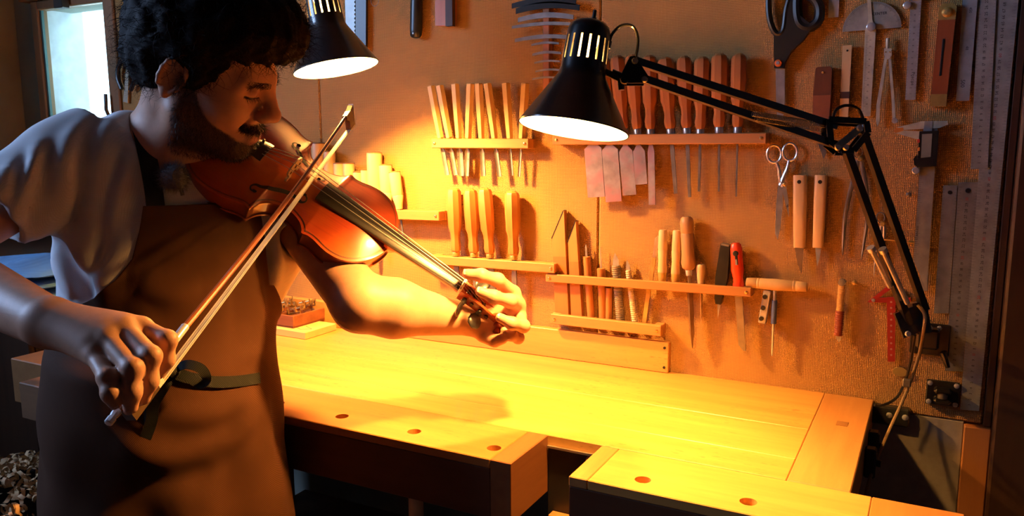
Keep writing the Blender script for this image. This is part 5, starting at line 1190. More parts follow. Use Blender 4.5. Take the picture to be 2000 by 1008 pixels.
# --- frames and joints
HR = np.array([[0.7883, -0.3609, 0.4983], [0.4256, 0.9047, -0.0181], [-0.4443, 0.2263, 0.8668]]); HC = np.array([-0.9879, -0.6778, 1.4576]); HS = .985
HX, HY, HZ = HR[:, 0], HR[:, 1], HR[:, 2]
def H(x, y, z): return HC+HR @ (np.array((x, y, z))*HS)
TFa = math.radians(-47); TF = np.array((math.cos(TFa), math.sin(TFa), 0)); TL = np.array((-TF[1], TF[0], 0)); TU = np.array((0, 0, 1.))
TM = np.stack([TL, TF, TU], 1)          # columns: left, forward, up
neck0 = Pd(338, 318, 1.30); shR = Pd(150, 312, 1.235); elR = Pd(-165, 500, 1.075); wrR = Pd(88, 628, .885)
shL = Pd(548, 380, 1.450); elL = Pd(704, 592, 1.255); wrL = Pd(912, 624, 1.345)
chest = Pd(338, 450, 1.325); belly = Pd(326, 660, 1.300); hips = Pd(316, 880, 1.265)
hips[:2] = belly[:2]+(hips[:2]-belly[:2])*.6
kneeR = np.array((hips[0], hips[1], .50))-TL*.10+TF*.03; kneeL = np.array((hips[0], hips[1], .50))+TL*.10+TF*.03
person = thing('person', 'dark haired bearded person in white tee shirt and brown apron playing a violin', 'person', (float(hips[0]), float(hips[1]), 0.0))
PL = np.array(person.location)
def pm(name, sdf, lo, hi, h, mat, col=None, parent=None):
    V, F = sdf.mesh(lo, hi, h); c = col(V) if col else None
    return mesh_obj(name, V-PL, F, mat, parent or person, True, c), V

# --- skin: head, neck, torso, arms, hands as one surface
sk = SDF()
sk.ell(H(-.012, 0, .048), np.array((.097, .0765, .088))*HS, .02, M=HR)
sk.ell(H(.030, 0, .014), np.array((.066, .062, .085))*HS, .03, M=HR)
for s in (-1, 1):
    sk.rc(H(.004, s*.056, -.050), H(.073, s*.014, -.086), .018, .019, .03)
    sk.ell(H(.058, s*.040, -.020), np.array((.032, .025, .032))*HS, .03, M=HR)
sk.ell(H(.076, 0, -.056), np.array((.027, .030, .034))*HS, .025, M=HR)
sk.ell(H(.079, 0, -.088), np.array((.019, .021, .018))*HS, .02, M=HR)
for s in (-1, 1):
    sk.rc(H(.089, s*.010, .033), H(.076, s*.050, .029), .0095, .0085, .018)
    sk.ell(H(.099, s*.034, .013), np.array((.017, .019, .014)), .012, 's', M=HR)
    sk.ell(H(.0785, s*.0325, .0135), np.array((.0155, .0175, .0138)), .004, M=HR)                      # lowered lids
    sk.rc(H(.0945, s*.018, .0085), H(.0840, s*.0480, .0090), .0016, .0013, .003, 's')                   # lash line
    sk.rc(H(.0940, s*.020, .0215), H(.0850, s*.046, .0215), .0012, .0010, .004, 's')
sk.rc(H(.093, 0, .030), H(.117, 0, -.012), .0078, .0105, .014); sk.ell(H(.117, 0, -.0165), np.array((.0125, .0125, .0110)), .008, M=HR)
for s in (-1, 1):
    sk.ell(H(.107, s*.0125, -.0215), np.array((.0120, .0075, .0095)), .006, M=HR); sk.ell(H(.111, s*.0060, -.0325), np.array((.0060, .0035, .0045)), .003, 's', M=HR)
    sk.rc(H(.099, s*.017, -.012), H(.088, s*.031, -.044), .0022, .0018, .010, 's')
sk.rc(H(.102, -.016, -.052), H(.102, .016, -.052), .0062, .0062, .006).rc(H(.1005, -.015, -.0645), H(.1005, .015, -.0645), .0066, .0066, .006)
sk.rc(H(.108, -.024, -.0580), H(.108, .024, -.0580), .0016, .0016, .003, 's')
for s in (-1, 1):                                                                                      # ears
    EM = HR @ np.array([[.97, s*.24, 0], [-s*.24, .97, 0], [0, 0, 1]]) @ np.array([[.97, 0, .22], [0, 1, 0], [-.22, 0, .97]])
    ec = H(-.010, s*.083, .006); sk.ell(ec, (.0185, .0068, .0330), .006, M=EM); sk.ell(ec+EM @ np.array((.004, s*.0070, .003)), (.0110, .0050, .0220), .004, 's', M=EM)
    hel = [ec+EM @ np.array((.0165*math.cos(t), s*.006, .0300*math.sin(t))) for t in np.linspace(-.9, 3.9, 12)]
    for a, b in zip(hel[:-1], hel[1:]): sk.rc(a, b, .0034, .0034, .003)
    sk.ell(ec+EM @ np.array((.003, s*.002, -.029)), (.0075, .0050, .0095), .005, M=EM); sk.ell(ec+EM @ np.array((.0130, s*.003, -.004)), (.005, .004, .007), .004, M=EM)
sk.rc(H(-.026, 0, -.030), neck0, .056, .062, .03); sk.rc(H(.012, 0, -.075), neck0+TF*.02, .040, .05, .03)
sk.rc(H(.0, -.05, -.055), neck0+TF*.045-TL*.01, .012, .012, .02)
sk.rc(neck0-TU*.035, shR, .046, .046, .04); sk.rc(neck0-TU*.035, shL, .046, .046, .04)
sk.ell(chest, (.150, .100, .19), .06, M=TM); sk.ell(belly, (.140, .100, .20), .06, M=TM); sk.ell(hips, (.160, .112, .15), .06, M=TM)
# arms
def lerp(a, b, t): return a+(b-a)*t
sk.rc(shR, elR, .049, .041, .03); sk.rc(elR, lerp(elR, wrR, .32), .041, .0425, .02); sk.rc(lerp(elR, wrR, .32), wrR, .0425, .0285, .02)
sk.rc(shL, elL, .049, .044, .03); sk.rc(elL, lerp(elL, wrL, .30), .043, .0450, .02); sk.rc(lerp(elL, wrL, .30), wrL, .0450, .0270, .02)
def hand(wr, mcp, fingers, radii, thumb, web=.5):
    n = len(mcp)
    for i, m_ in enumerate(mcp): sk.rc(lerp(wr, m_, .12), m_, .0185, .0125, .016)
    for i in range(n-1): sk.rc(lerp(wr, lerp(mcp[i], mcp[i+1], .5), .35), lerp(wr, lerp(mcp[i], mcp[i+1], .5), .86), .0140, .0100, .014)
    for ch, r in zip(fingers, radii):
        sk.chain(ch, [r*1.12, r*1.04, r*.94, r*.80], .006)
        for q in (1, 2): sk.ell(ch[q], (r*1.10,)*3, .006)
    sk.chain(thumb, [.0165, .0125, .0108, .0092], .014)
# right hand on the bow frog
R_m = [Pd(276, 640, .885), Pd(240, 641, .868), Pd(208, 660, .852), Pd(184, 692, .842)]
R_f = [[R_m[0], Pd(326, 664, .868), Pd(322, 702, .872), Pd(309, 728, .874)],
       [R_m[1], Pd(294, 696, .838), Pd(289, 744, .838), Pd(279, 777, .842)],
       [R_m[2], Pd(258, 720, .820), Pd(256, 766, .818), Pd(255, 795, .822)],
       [R_m[3], Pd(209, 738, .812), Pd(216, 768, .806), Pd(224, 787, .808)]]
R_t = [lerp(wrR, R_m[0], .28)+CAM_F*.012-CAM_U*.02, Pd(238, 705, .905), Pd(282, 722, .895), Pd(300, 735, .888)]
hand(wrR, R_m, R_f, [.0096, .0100, .0096, .0084], R_t)
# left hand around the pegbox
L_m = [Pd(1002, 572, 1.345), Pd(1012, 596, 1.347), Pd(1014, 620, 1.349), Pd(1004, 642, 1.352)]
L_f = [[L_m[0], Pd(972, 547, 1.308), Pd(940, 538, 1.290), Pd(913, 535, 1.288)],
       [L_m[1], Pd(996, 588, 1.302), Pd(964, 580, 1.284), Pd(938, 570, 1.280)],
       [L_m[2], Pd(1022, 637, 1.306), Pd(1000, 632, 1.288), Pd(977, 621, 1.284)],
       [L_m[3], Pd(1012, 660, 1.325), Pd(998, 655, 1.312), Pd(985, 646, 1.312)]]
L_t = [lerp(wrL, L_m[3], .30)-CAM_F*.010-CAM_U*.006, Pd(945, 655, 1.335), Pd(966, 666, 1.318), Pd(981, 662, 1.308)]
hand(wrL, L_m, L_f, [.0104, .0104, .0098, .0088], L_t)
def beard_mask(q):
    """q = head local coordinates (n, 3) -> 0..1"""
    x, y, z = q.T; ln = np.interp(x, [-.01, .012, .03, .050, .075, .088, .11], [.030, .008, -.022, -.042, -.056, -.064, -.068]); m = np.clip((ln-z)/.006, 0, 1)*np.clip((x+.006)/.012, 0, 1)
    lip = (np.abs(y) < .021) & (z > -.0705) & (z < -.0530) & (x > .086); m = np.where(lip, 0, m); m *= np.clip((z+.128)/.02, 0, 1); return m*(x < .108)
def skin_col(V):
    q = ((V-HC) @ HR)/HS; base = np.tile(np.array((.54, .285, .185)), (len(V), 1)); near = (np.abs(q) < .16).all(1)
    m = np.where(near, beard_mask(q), 0.)[:, None]*.85; base = base*(1-m)+np.array((.035, .020, .014))*m
    mo = near & (q[:, 0] > .086) & (q[:, 2] < -.037) & (q[:, 2] > -.052) & (np.abs(q[:, 1]) < .031); base[mo] = base[mo]*.45
    lip = near & (np.abs(q[:, 1]) < .020) & (q[:, 2] > -.0695) & (q[:, 2] < -.0535) & (q[:, 0] > .094); base[lip] = (.42, .16, .13)
    for s in (-1, 1):
        d = np.linalg.norm(q-np.array((.0930, s*.033, .0095)), axis=1); la = near & (np.abs(q[:, 2]-.0086) < .0021) & (np.abs(q[:, 1]-s*.033) < .016) & (q[:, 0] > .07); base[la] = (.05, .03, .025)
    sc = near & (q[:, 0] < .02) & (q[:, 2] > .02) & (np.abs(q[:, 1]) < .075); base[sc] = (.04, .025, .02)
    tips = np.array([c[-1] for c in R_f+L_f]+[R_t[-1], L_t[-1]])
    return base
M_skin = vcol_mat('skin', .48, .25, 700., .35, .08)
lo = np.min([elR, wrR, shL, elL, L_m[0], hips-.2, HC], axis=0)-.12; hi = np.max([elR, wrR, shL, elL, L_m[0], hips, HC+np.array((0, 0, .06))], axis=0)+.12
lo[2] = belly[2]-.12
body, bV = pm('body', sk, lo, hi, .0023, M_skin, skin_col)
# finger nails
M_nail = plain('nail', (.66, .42, .34), .3, var=.05)
def nail(ch, out, r):
    tip, d = ch[-1], nrm(ch[-1]-ch[-2]); o_ = nrm(out-d*(out @ d)); w = np.cross(d, o_); c = tip+d*r*.15+o_*r*.70; g = MB(); N = 7; vs = []
    for i in range(N):
        for j in range(N):
            u, v = -1+2*i/(N-1), -1+2*j/(N-1); e = math.sqrt(max(0, 1-.35*v*v)); p = c+d*(u*r*.72*e)+w*(v*r*.62)+o_*(r*.16*(1-v*v)-r*.10*max(0, u)**2); vs.append(p-PL)
    g.add(vs, [(i*N+j, i*N+j+1, (i+1)*N+j+1, (i+1)*N+j) for i in range(N-1) for j in range(N-1)]); g.build('fingernail', M_nail, person, 180)
for ch, r in zip(R_f, [.0096, .0100, .0096, .0084]): nail(ch, -CAM_F+.35*CAM_U, r*.80)
for ch, r in zip(L_f[:3], [.0104, .0104, .0098]): nail(ch, -CAM_F+.75*CAM_U, r*.80)

# --- tee shirt
ts = SDF(); sleeveR = lerp(shR, elR, .55); sleeveL = lerp(shL, elL, .40)
ts.ell(chest, (.166, .116, .20), .06, M=TM); ts.ell(belly, (.158, .116, .21), .06, M=TM); ts.ell(hips+TU*.05, (.150, .110, .10), .05, M=TM)
ts.rc(neck0-TU*.045, shR, .066, .066, .05); ts.rc(neck0-TU*.045, shL, .066, .064, .05)
ts.ell(lerp(chest, shR, .55)-TU*.10, (.085, .085, .13), .05, M=TM)
ts.ell(Pd(508, 480, 1.37), (.060, .055, .120), .04, M=TM)
def sleeve(a, b, ra, rb):
    ab = b-a; L = np.linalg.norm(ab); d = ab/L
    def f(P):
        t = (P-a) @ d; q = P-a-t[:, None]*d; return np.maximum(np.sqrt((q*q).sum(1))-(ra+(rb-ra)*np.clip(t/L, 0, 1)), np.maximum(t-L, -t-ra*.5))
    ts.fn(f, (a+b)/2, L/2+max(ra, rb)+.02, .030)
sleeve(shR, sleeveR, .068, .061); sleeve(shL, sleeveL, .066, .064)
def folds(sd, base, px, r=.007, k=.018, op='u', amp=.75, wid=1.7):
    """soft ridges (u) or valleys (s) laid along camera pixels on the surface"""
    P = base.trace(px, n=40); m = len(P); a, b = P[:-1], P[1:]; ab = b-a; L2 = np.maximum((ab*ab).sum(1), 1e-9)
    if (L2 > .12**2).any(): return
    A = r*amp*(1 if op == 'u' else -1); w = r*wid
    def f(Q):
        best = np.full(len(Q), 9.); tt = np.zeros(len(Q))
        for i in range(m-1):
            t = np.clip(((Q-a[i]) @ ab[i])/L2[i], 0, 1); q = Q-a[i]-t[:, None]*ab[i]; d = np.sqrt((q*q).sum(1)); c = d < best; best = np.where(c, d, best); tt = np.where(c, (i+t)/(m-1), tt)
        return A*np.exp(-(best/w)**2)*np.sin(np.pi*np.clip(.06+.88*tt, 0, 1))**.7
    c = P.mean(0); sd.p.append((f, 'd', .0, c, float(np.linalg.norm(P-c, axis=1).max())+2.4*w))
base_ts = SDF(); base_ts.p = list(ts.p)
for px, r, op in (([(205, 232), (168, 262), (160, 315), (163, 372), (140, 428)], .008, 's'), ([(186, 238), (146, 275), (128, 330), (122, 395), (110, 445)], .010, 'u'), ([(240, 220), (205, 280), (190, 350), (182, 430), (172, 500)], .011, 'u'),
                  ([(255, 300), (232, 370), (222, 450), (205, 540)], .010, 'u'), ([(236, 300), (214, 380), (204, 450), (190, 520)], .007, 's'), ([(80, 285), (60, 330), (40, 390), (28, 430)], .009, 'u'), ([(100, 290), (84, 345), (70, 400), (60, 440)], .007, 's'),
                  ([(120, 440), (150, 470), (180, 520), (205, 560)], .011, 'u'), ([(118, 470), (140, 510), (160, 550), (178, 585)], .010, 's'), ([(108, 500), (128, 545), (150, 580)], .010, 'u'), ([(240, 430), (215, 480), (190, 530), (175, 570)], .009, 's'),
                  ([(250, 470), (225, 525), (205, 575)], .010, 'u'), ([(20, 325), (6, 360), (-14, 400)], .008, 'u'), ([(55, 300), (40, 340), (20, 400)], .006, 's'), ([(100, 420), (80, 445), (62, 455)], .009, 'u'),
                  ([(528, 420), (540, 470), (535, 520), (530, 570)], .010, 'u'), ([(545, 440), (556, 480), (570, 500)], .008, 's'), ([(560, 430), (575, 465), (592, 488)], .008, 'u'), ([(518, 450), (522, 500), (526, 560)], .008, 's')):
    pts = np.array(px, float); dn = [tuple(p) for p in catmull([(*p, 0) for p in pts], 3)]; folds(ts, base_ts, [(p[0], p[1]) for p in dn], r*1.25, .026, op, 1.55, 1.35)
# soft cloth undulation
def wob(P): return .0028*np.sin(P[:, 2]*38+P[:, 0]*30)*np.sin(P[:, 1]*34+P[:, 2]*9)+.0018*np.sin(P @ np.array((61, -47, 23.)))
_ev = ts.ev
ts.ev = lambda P, prims=None: SDF.ev(ts, P, prims)+wob(P)
ts.rc(lerp(shR, elR, .52), lerp(shR, elR, .70), .0520, .0540, .004, 's'); ts.rc(lerp(shL, elL, .36), lerp(shL, elL, .55), .0525, .0540, .004, 's')
ts.rc(neck0+TU*.012+TF*.004, H(-.02, 0, -.03), .070, .066, .010, 's')
M_tee = weave('white_cotton', (.60, .61, .64), (.72, .73, .76), .0016, rough=.95, bump=.12, dist=.0004)
lo = np.min([shR, sleeveR, sleeveL, shL, hips, chest-.2], axis=0)-.10; hi = np.max([shR, shL, sleeveL, chest+.05, neck0], axis=0)+.13
tee, tV = pm('tee_shirt', ts, lo, hi, .0036, M_tee)
cr = []
for t in np.linspace(0, 2*math.pi, 40): 
    p = neck0+TU*.006+TL*(.072*math.cos(t))+TF*(.070*math.sin(t)+.006)-TU*(.022*math.sin(t)+.004*math.cos(t)); cr.append(p-PL)
MB().tube(cr, (.0075, .0045), 10, cap=False, flat=(0, 0, 1)).build('collar', M_tee, tee)

# --- apron, laid over the shirt
ap = SDF(); ap.p = list(base_ts.p)
hipc = np.array((hips[0], hips[1], 0.))
def skirt(P):
    q = P-hipc; x = q @ TL; y = q @ TF; z = P[:, 2]; w = np.interp(z, [.40, .80, .95, 1.02], [.205, .182, .163, .150]); d = np.interp(z, [.40, .80, .95, 1.02], [.170, .148, .132, .122])
    th = np.arctan2(y, x); rp = .006*np.sin(th*9+z*4)*np.clip((.95-z)/.25, 0, 1)
    k0 = np.sqrt((x/w)**2+(y/d)**2); k1 = np.sqrt((x/w**2)**2+(y/d**2)**2); return np.maximum(k0*(k0-1)/np.maximum(k1, 1e-6)-rp, np.maximum(z-1.02, .38-z))
ap.fn(skirt, hipc+TU*.7, .45, .05)
base_ap = SDF(); base_ap.p = list(ap.p); AF = []
for px, r, op in (([(230, 850), (300, 885), (380, 880), (440, 845)], .014, 'u'), ([(250, 930), (330, 935), (410, 915), (455, 880)], .010, 's'), ([(470, 760), (468, 800), (455, 840)], .010, 'u'), ([(300, 800), (370, 812), (450, 790), (500, 750)], .012, 'u'), ([(420, 885), (470, 830), (505, 780)], .012, 'u'), ([(395, 870), (440, 820), (480, 790)], .010, 's'),
                  ([(390, 1000), (415, 930), (420, 880)], .012, 'u'), ([(270, 560), (330, 575), (390, 560)], .014, 'u'), ([(300, 520), (360, 530), (420, 500)], .012, 's'), ([(330, 440), (400, 470), (470, 455)], .012, 's'), ([(250, 590), (290, 640), (310, 700)], .010, 'u'), ([(470, 480), (490, 560), (495, 640), (480, 710)], .012, 'u'), ([(440, 520), (455, 600), (450, 680)], .010, 's'), ([(505, 760), (512, 830), (520, 900)], .010, 'u')):
    AF.append((px, r, op))
# belt groove at the waist
zw = float(ap.trace([(430, 745)])[0][2])
def axis_pt(z): return np.stack([np.interp(z, [hips[2], belly[2], chest[2]], [a, b, c]) for a, b, c in zip(hips, belly, chest)], -1)*np.array((1, 1, 0))+np.stack([0*z, 0*z, z], -1)
def th_z(p): a = axis_pt(np.array([p[2]]))[0]; q = p-a; return math.atan2(q @ TL, q @ TF), p[2]
le = [th_z(p) for p in ap.trace([(283, 402), (276, 450), (262, 505), (235, 545), (195, 580), (168, 592)])]
zt = le[0][1]; le.sort(key=lambda a: a[1]); lz = [a[1] for a in le]; lt = [a[0] for a in le]; zlow = lz[0]
re_ = sorted([th_z(p) for p in ap.trace([(499, 414), (505, 450), (510, 500), (515, 550), (518, 590)])], key=lambda a: a[1]); rz = [a[1] for a in re_]; rtt = [a[0] for a in re_]
NV, NU = 150, 110; rows = []; zb_ = .47; zs = np.concatenate([np.linspace(zt, zlow, 60), np.linspace(zlow, zb_, NV-60)[1:]])
T_ = []
for z in zs:
    if z > zlow: t0 = np.interp(z, lz, lt); t1 = np.interp(z, rz, rtt)
    else: u = min(1, (zlow-z)/.10); t0 = lt[0]+(-1.95-lt[0])*u; t1 = rtt[0]+(1.95-rtt[0])*u
    T_.append(np.linspace(t0, t1, NU))
T_ = np.array(T_).ravel(); dirs = np.cos(T_)[:, None]*TF+np.sin(T_)[:, None]*TL; a = axis_pt(np.repeat(zs, NU)); r = np.full(len(T_), .30)
for it in range(34):
    Q_ = a+dirs*r[:, None]; d_ = np.minimum(ap.evc(Q_)-.0060, (ts.evc(Q_) if it > 12 else 1.)-.0035); r = r-np.clip(d_, -.03, .06)*.85
Zr = np.repeat(zs, NU)
for px, rr, op in AF:                                       # drape folds pressed into the cloth along its own surface
    L_ = np.array([th_z(p) for p in base_ap.trace([(q_[0], q_[1]) for q_ in catmull([(*p, 0) for p in px], 3)], n=45)])*np.array((.17, 1.)); best = np.full(len(T_), 9.); tt = np.zeros(len(T_)); U_ = np.stack([T_*.17, Zr], 1); m_ = len(L_)-1
    for i in range(m_):
        ab = L_[i+1]-L_[i]; t = np.clip(((U_-L_[i]) @ ab)/max(ab @ ab, 1e-9), 0, 1); dd = np.linalg.norm(U_-L_[i]-t[:, None]*ab, axis=1); c_ = dd < best; best = np.where(c_, dd, best); tt = np.where(c_, (i+t)/m_, tt)
    r = r+(rr*.75 if op == 'u' else -rr*.5)*np.exp(-(best/(rr*1.5))**2)*np.sin(np.pi*np.clip(.03+.94*tt, 0, 1))
r = r+.004*np.sin(T_*7+Zr*9+1.5*np.sin(Zr*14))*np.clip((zw-Zr)/.12, 0, 1)
rows = (a+dirs*r[:, None]).reshape(len(zs), NU, 3)
G_ = np.array(rows); nv = len(zs)
idx = np.arange(nv*NU).reshape(nv, NU); F = np.stack([idx[:-1, :-1], idx[1:, :-1], idx[1:, 1:], idx[:-1, 1:]], -1).reshape(-1, 4)
# smooth the grid a little so that the cloth bridges hollows
for _ in range(3):
    g2 = G_.copy(); g2[1:-1, 1:-1] = (G_[:-2, 1:-1]+G_[2:, 1:-1]+G_[1:-1, :-2]+G_[1:-1, 2:]+4*G_[1:-1, 1:-1])/8; G_ = g2
M_apron = weave('brown_canvas', (.040, .0135, .0050), (.074, .027, .0100), .0016, rough=.85, bump=.25, diag=True, dist=.0005)
apron = mesh_obj('apron', G_.reshape(-1, 3)-PL, F, M_apron, person)
sm_ = apron.modifiers.new('thickness', 'SOLIDIFY'); sm_.thickness = .0016; sm_.offset = 1
M_tie = weave('black_tape', (.010, .011, .010), (.02, .02, .018), .0016, rough=.8, bump=.3, diag=True)
def strip(px, w, name, off=.007, sd=None, n=4, th=.0012, pts=None, face=None):
    c = pts if pts is not None else [p for p in (sd or ap).trace([(q[0], q[1]) for q in catmull([(*p, 0) for p in px], n)], off=off)]
    c = [np.asarray(p) for p in c]; g = MB(); m = len(c); vs = []
    for i, p in enumerate(c):
        t = nrm(c[min(i+1, m-1)]-c[max(i-1, 0)]); nn = nrm((sd or ap).grad(p[None])[0]) if face is None else face; s = nrm(np.cross(t, nn))
        for a, b in ((-1, -1), (1, -1), (1, 1), (-1, 1)): vs.append(p+s*(a*w/2)+nn*(b*th/2)-PL)
    g.add(vs, [(i*4+k, i*4+(k+1) % 4, (i+1)*4+(k+1) % 4, (i+1)*4+k) for i in range(m-1) for k in range(4)]+[(3, 2, 1, 0), tuple(4*m-4+k for k in range(4))]); return g.build(name, M_tie, apron, 40)
nst = [(304, 404), (300, 370), (294, 335), (287, 300), (280, 268), (272, 238)]
strip(nst, .026, 'neck_strap', .004, base_ts)
kp = [H(-.075, -.035, -.085), H(-.085, .02, -.08)]
strip([(508, 738), (470, 744), (420, 746), (370, 738), (340, 728)], .017, 'waist_tie', .0125)
kn = ap.trace([(338, 726)], off=.014)[0]
g = MB(); b1 = [kn, Pd(362, 712, 1.155), Pd(392, 722, 1.150), Pd(403, 742, 1.152), Pd(392, 750, 1.160), Pd(366, 736, 1.165), kn+CAM_F*-.003]
dk = float((kn-CAM_C) @ CAM_F)
def near_k(x, y, d=0.): return Pd(x, y, dk+d)
strip(None, .014, 'tie_loop', pts=catmull([kn, near_k(362, 712, -.010), near_k(392, 720, -.014), near_k(404, 742, -.012), near_k(390, 750, -.006), near_k(364, 734, -.004), kn], 5), face=nrm(-CAM_F+.6*CAM_U))
strip(None, .014, 'tie_loop', pts=catmull([kn, near_k(322, 716, -.010), near_k(305, 726, -.012), near_k(300, 742, -.010), near_k(316, 742, -.006), kn], 5), face=nrm(-CAM_F+.6*CAM_U))
strip(None, .016, 'tie_end', pts=catmull([kn, near_k(318, 758, -.012), near_k(300, 790, -.014), near_k(296, 822, -.012), near_k(284, 856, -.010)], 5), face=nrm(-CAM_F+.25*CAM_R))
strip(None, .016, 'tie_end', pts=catmull([kn, near_k(312, 762, -.008), near_k(288, 796, -.008), near_k(274, 826, -.006), near_k(272, 846, -.006)], 5), face=nrm(-CAM_F-.3*CAM_R))
mk = MB(); MB().lathe([(-.012, .004), (-.008, .010), (.008, .010), (.012, .004)], 14, tuple(kn-CAM_F*.006-PL), ax=0, sy=.7).build('knot', M_tie, apron)

# --- trousers and shoes (below the frame, seen from other positions)
tr = SDF()
for k_, s in ((kneeR, -1), (kneeL, 1)):
    an = np.array((k_[0], k_[1], .09))-TF*.03; tr.rc(np.array((hips[0], hips[1], .80))+TL*s*.085, k_, .084, .066, .03); tr.rc(k_, an, .070, .052, .03)
tr.ell(np.array((hips[0], hips[1], .86)), (.150, .105, .12), .04, M=TM)
pm('trousers', tr, np.array((hips[0]-.35, hips[1]-.35, .04)), np.array((hips[0]+.35, hips[1]+.35, .95)), .008, plain('dark_denim', (.03, .035, .05), .85))
for s, k_ in ((-1, kneeR), (1, kneeL)):
    sh_ = SDF(); a = np.array((k_[0], k_[1], .045))-TF*.06; sh_.rc(a, a+TF*.17, .042, .036, .02).rc(a+TU*.04, a+TU*.07, .045, .05, .02).fn(lambda P: -P[:, 2]+.001, a, .5, .001, 'i')
    pm('shoe', sh_, a-.13, a+np.array((.26, .26, .16)), .006, plain('black_shoe', (.02, .018, .016), .5))

# --- hair and beard
hr = SDF()
hr.ell(H(-.020, 0, .062), np.array((.114, .098, .100)), .03, M=HR); hr.ell(H(.030, 0, .108), np.array((.092, .086, .062)), .03, M=HR); hr.ell(H(.070, 0, .100), np.array((.056, .070, .040)), .02, M=HR)
hr.ell(H(-.060, 0, .01), np.array((.062, .076, .070)), .03, M=HR)
for s in (-1, 1): hr.ell(H(.012, s*.072, .030), np.array((.018, .012, .040)), .015, M=HR)
hr.ell(H(.085, 0, .020), np.array((.075, .085, .054)), .012, 's', M=HR)
for s in (-1, 1): hr.ell(H(-.010, s*.100, -.004), np.array((.022, .026, .034)), .012, 's', M=HR)
hr.ell(H(.06, 0, -.06), np.array((.085, .10, .075)), .02, 's', M=HR)
def hnoise(P): q = (P-HC) @ HR; return .0035*np.sin(q[:, 0]*150+np.sin(q[:, 2]*90))*np.sin(q[:, 1]*130+q[:, 2]*60)+.0025*np.sin(q @ np.array((310., 220, -260)))*np.sin(q @ np.array((-180., 260, 190)))
hr.ev = lambda P, prims=None: SDF.ev(hr, P, prims)+hnoise(P)
M_hair = plain('dark_hair', (.008, .005, .004), .75, var=.5, scale=300, spec=.12)
hairc, hV = pm('hair', hr, HC-.17, HC+.19, .0042, M_hair)
def strands(name, roots, dirs, length, segs, r, curl, mat, parent, grav=0., jit=.5):
    n = len(roots); V = []; F = []; P = roots.copy(); d = dirs/np.linalg.norm(dirs, axis=1, keepdims=True); ax = nrng.normal(size=(n, 3)); ax /= np.linalg.norm(ax, axis=1, keepdims=True)
    L = length*(.6+.8*nrng.random(n)); u = np.cross(d, ax); u /= np.maximum(np.linalg.norm(u, axis=1, keepdims=True), 1e-6); w = np.cross(d, u); rings = []
    for k in range(segs+1):
        rr = r*(1-.85*k/segs); rings.append(np.stack([P+(u*math.cos(a)+w*math.sin(a))*rr for a in (0, 2.094, 4.189)], 1))
        d = d+np.cross(ax, d)*curl/segs*(.5+nrng.random((n, 1)))+nrng.normal(size=(n, 3))*jit/segs+np.array((0, 0, -grav/segs)); d /= np.linalg.norm(d, axis=1, keepdims=True); P = P+d*(L/segs)[:, None]
    R_ = np.stack(rings, 1)                    # n, segs+1, 3, 3
    b = np.arange(n)[:, None, None]*(segs+1)*3; k = np.arange(segs)[None, :, None]*3; j = np.arange(3)[None, None, :]; j2 = (j+1) % 3
    Fq = np.stack([b+k+j, b+k+j2, b+k+3+j2, b+k+3+j], -1).reshape(-1, 4)
    o = mesh_obj(name, R_.reshape(-1, 3)-PL, Fq, mat, parent); o['kind'] = 'stuff'; return o
sel = nrng.choice(len(hV), 5200); gr = hr.grad(hV[sel]); tang = np.cross(gr, nrng.normal(size=gr.shape)); fl = HX*.6-HZ*.5
strands('hair_strands', hV[sel]-gr*.004, gr*.55+tang*.5+fl*.45, .034, 7, .00042, 3.2, M_hair, hairc, .3, 1.2)
q = ((bV-HC) @ HR)/HS; nb_ = (np.abs(q) < .16).all(1); pr_ = np.where(nb_, beard_mask(q), 0); ci_ = np.flatnonzero(pr_ > .3); sel = nrng.choice(ci_, 6500); gr = sk.grad(bV[sel]); dn_ = -HZ*.9+HX*.25
M_beard = plain('dark_beard', (.030, .015, .009), .55, var=.5, scale=300, spec=.3)
strands('beard', bV[sel]-gr*.001, gr*.75+dn_*.6+nrng.normal(size=gr.shape)*.25, .0072, 4, .00034, 1.2, M_beard, person, .2, .8)
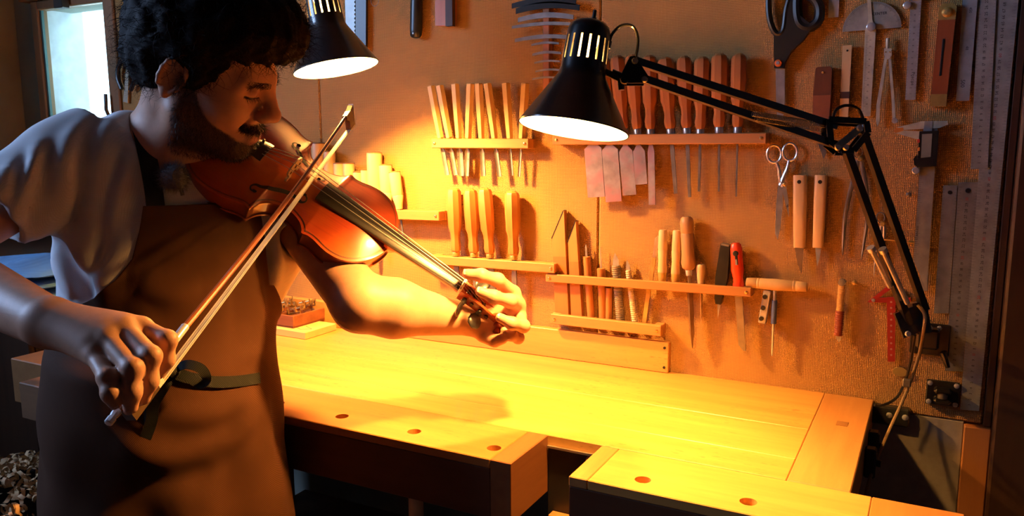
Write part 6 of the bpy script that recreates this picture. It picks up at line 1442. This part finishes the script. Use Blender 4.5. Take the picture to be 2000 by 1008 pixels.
mq = nb_ & (q[:, 0] > .086) & (q[:, 2] < -.0385) & (q[:, 2] > -.0500) & (np.abs(q[:, 1]) < .030); ci_ = np.flatnonzero(mq); sel = nrng.choice(ci_, 480); gr = sk.grad(bV[sel]); sgn = np.sign(((bV[sel]-HC) @ HY))[:, None]
strands('moustache', bV[sel], gr*.55-HZ*.8+HY*sgn*.7+nrng.normal(size=gr.shape)*.2, .012, 4, .00036, .9, M_beard, person, .2, .7)
bq = nb_ & (q[:, 0] > .070) & (np.abs(q[:, 2]-.0295) < .0050) & (np.abs(q[:, 1]) > .010) & (np.abs(q[:, 1]) < .052); ci_ = np.flatnonzero(bq); sel = nrng.choice(ci_, 520); gr = sk.grad(bV[sel]); sgn = np.sign(((bV[sel]-HC) @ HY))[:, None]
strands('eyebrows', bV[sel]-gr*.0005, gr*.35+HY*sgn*.9-HX*.25+nrng.normal(size=gr.shape)*.15, .009, 3, .00038, .3, M_beard, person, 0., .4)
lr, ld = [], []
for s in (-1, 1):
    for t in np.linspace(0, 1, 40): lr.append(H(.0940-.0095*t**1.5+.0006, s*(.019+.029*t), .0085)); ld.append(HX*.8-HZ*.75+HY*s*.3)
strands('eyelashes', np.array(lr), np.array(ld), .0085, 3, .00030, .4, M_beard, person, 0., .3)

# --- lavalier microphone with a fur windscreen
mc = ts.trace([(340, 346)], off=.022)[0]
mic = thing('clip_microphone', 'small lapel microphone with grey fur windscreen at the shirt collar', 'microphone', tuple(map(float, mc)))
MB().lathe([(-.019, .004), (-.013, .0145), (0, .0185), (.013, .0145), (.019, .004)], 20, ax=0, sx=1.0).build('foam_ball', plain('mic_fur', (.10, .10, .11), .9), mic)
MB().tube([np.array((.0, .006, -.004)), np.array((.004, .010, -.028))], .003, 8).build('clip', M_black, mic)
dr = nrng.normal(size=(1500, 3)); dr /= np.linalg.norm(dr, axis=1, keepdims=True)
_PL = PL; PL = np.array(mic.location); strands('fur', np.array(mc)+dr*.016, dr+nrng.normal(size=dr.shape)*.4, .012, 3, .00030, 1.0, plain('mic_fur', (.05, .05, .055)), mic, .2, .8); PL = _PL
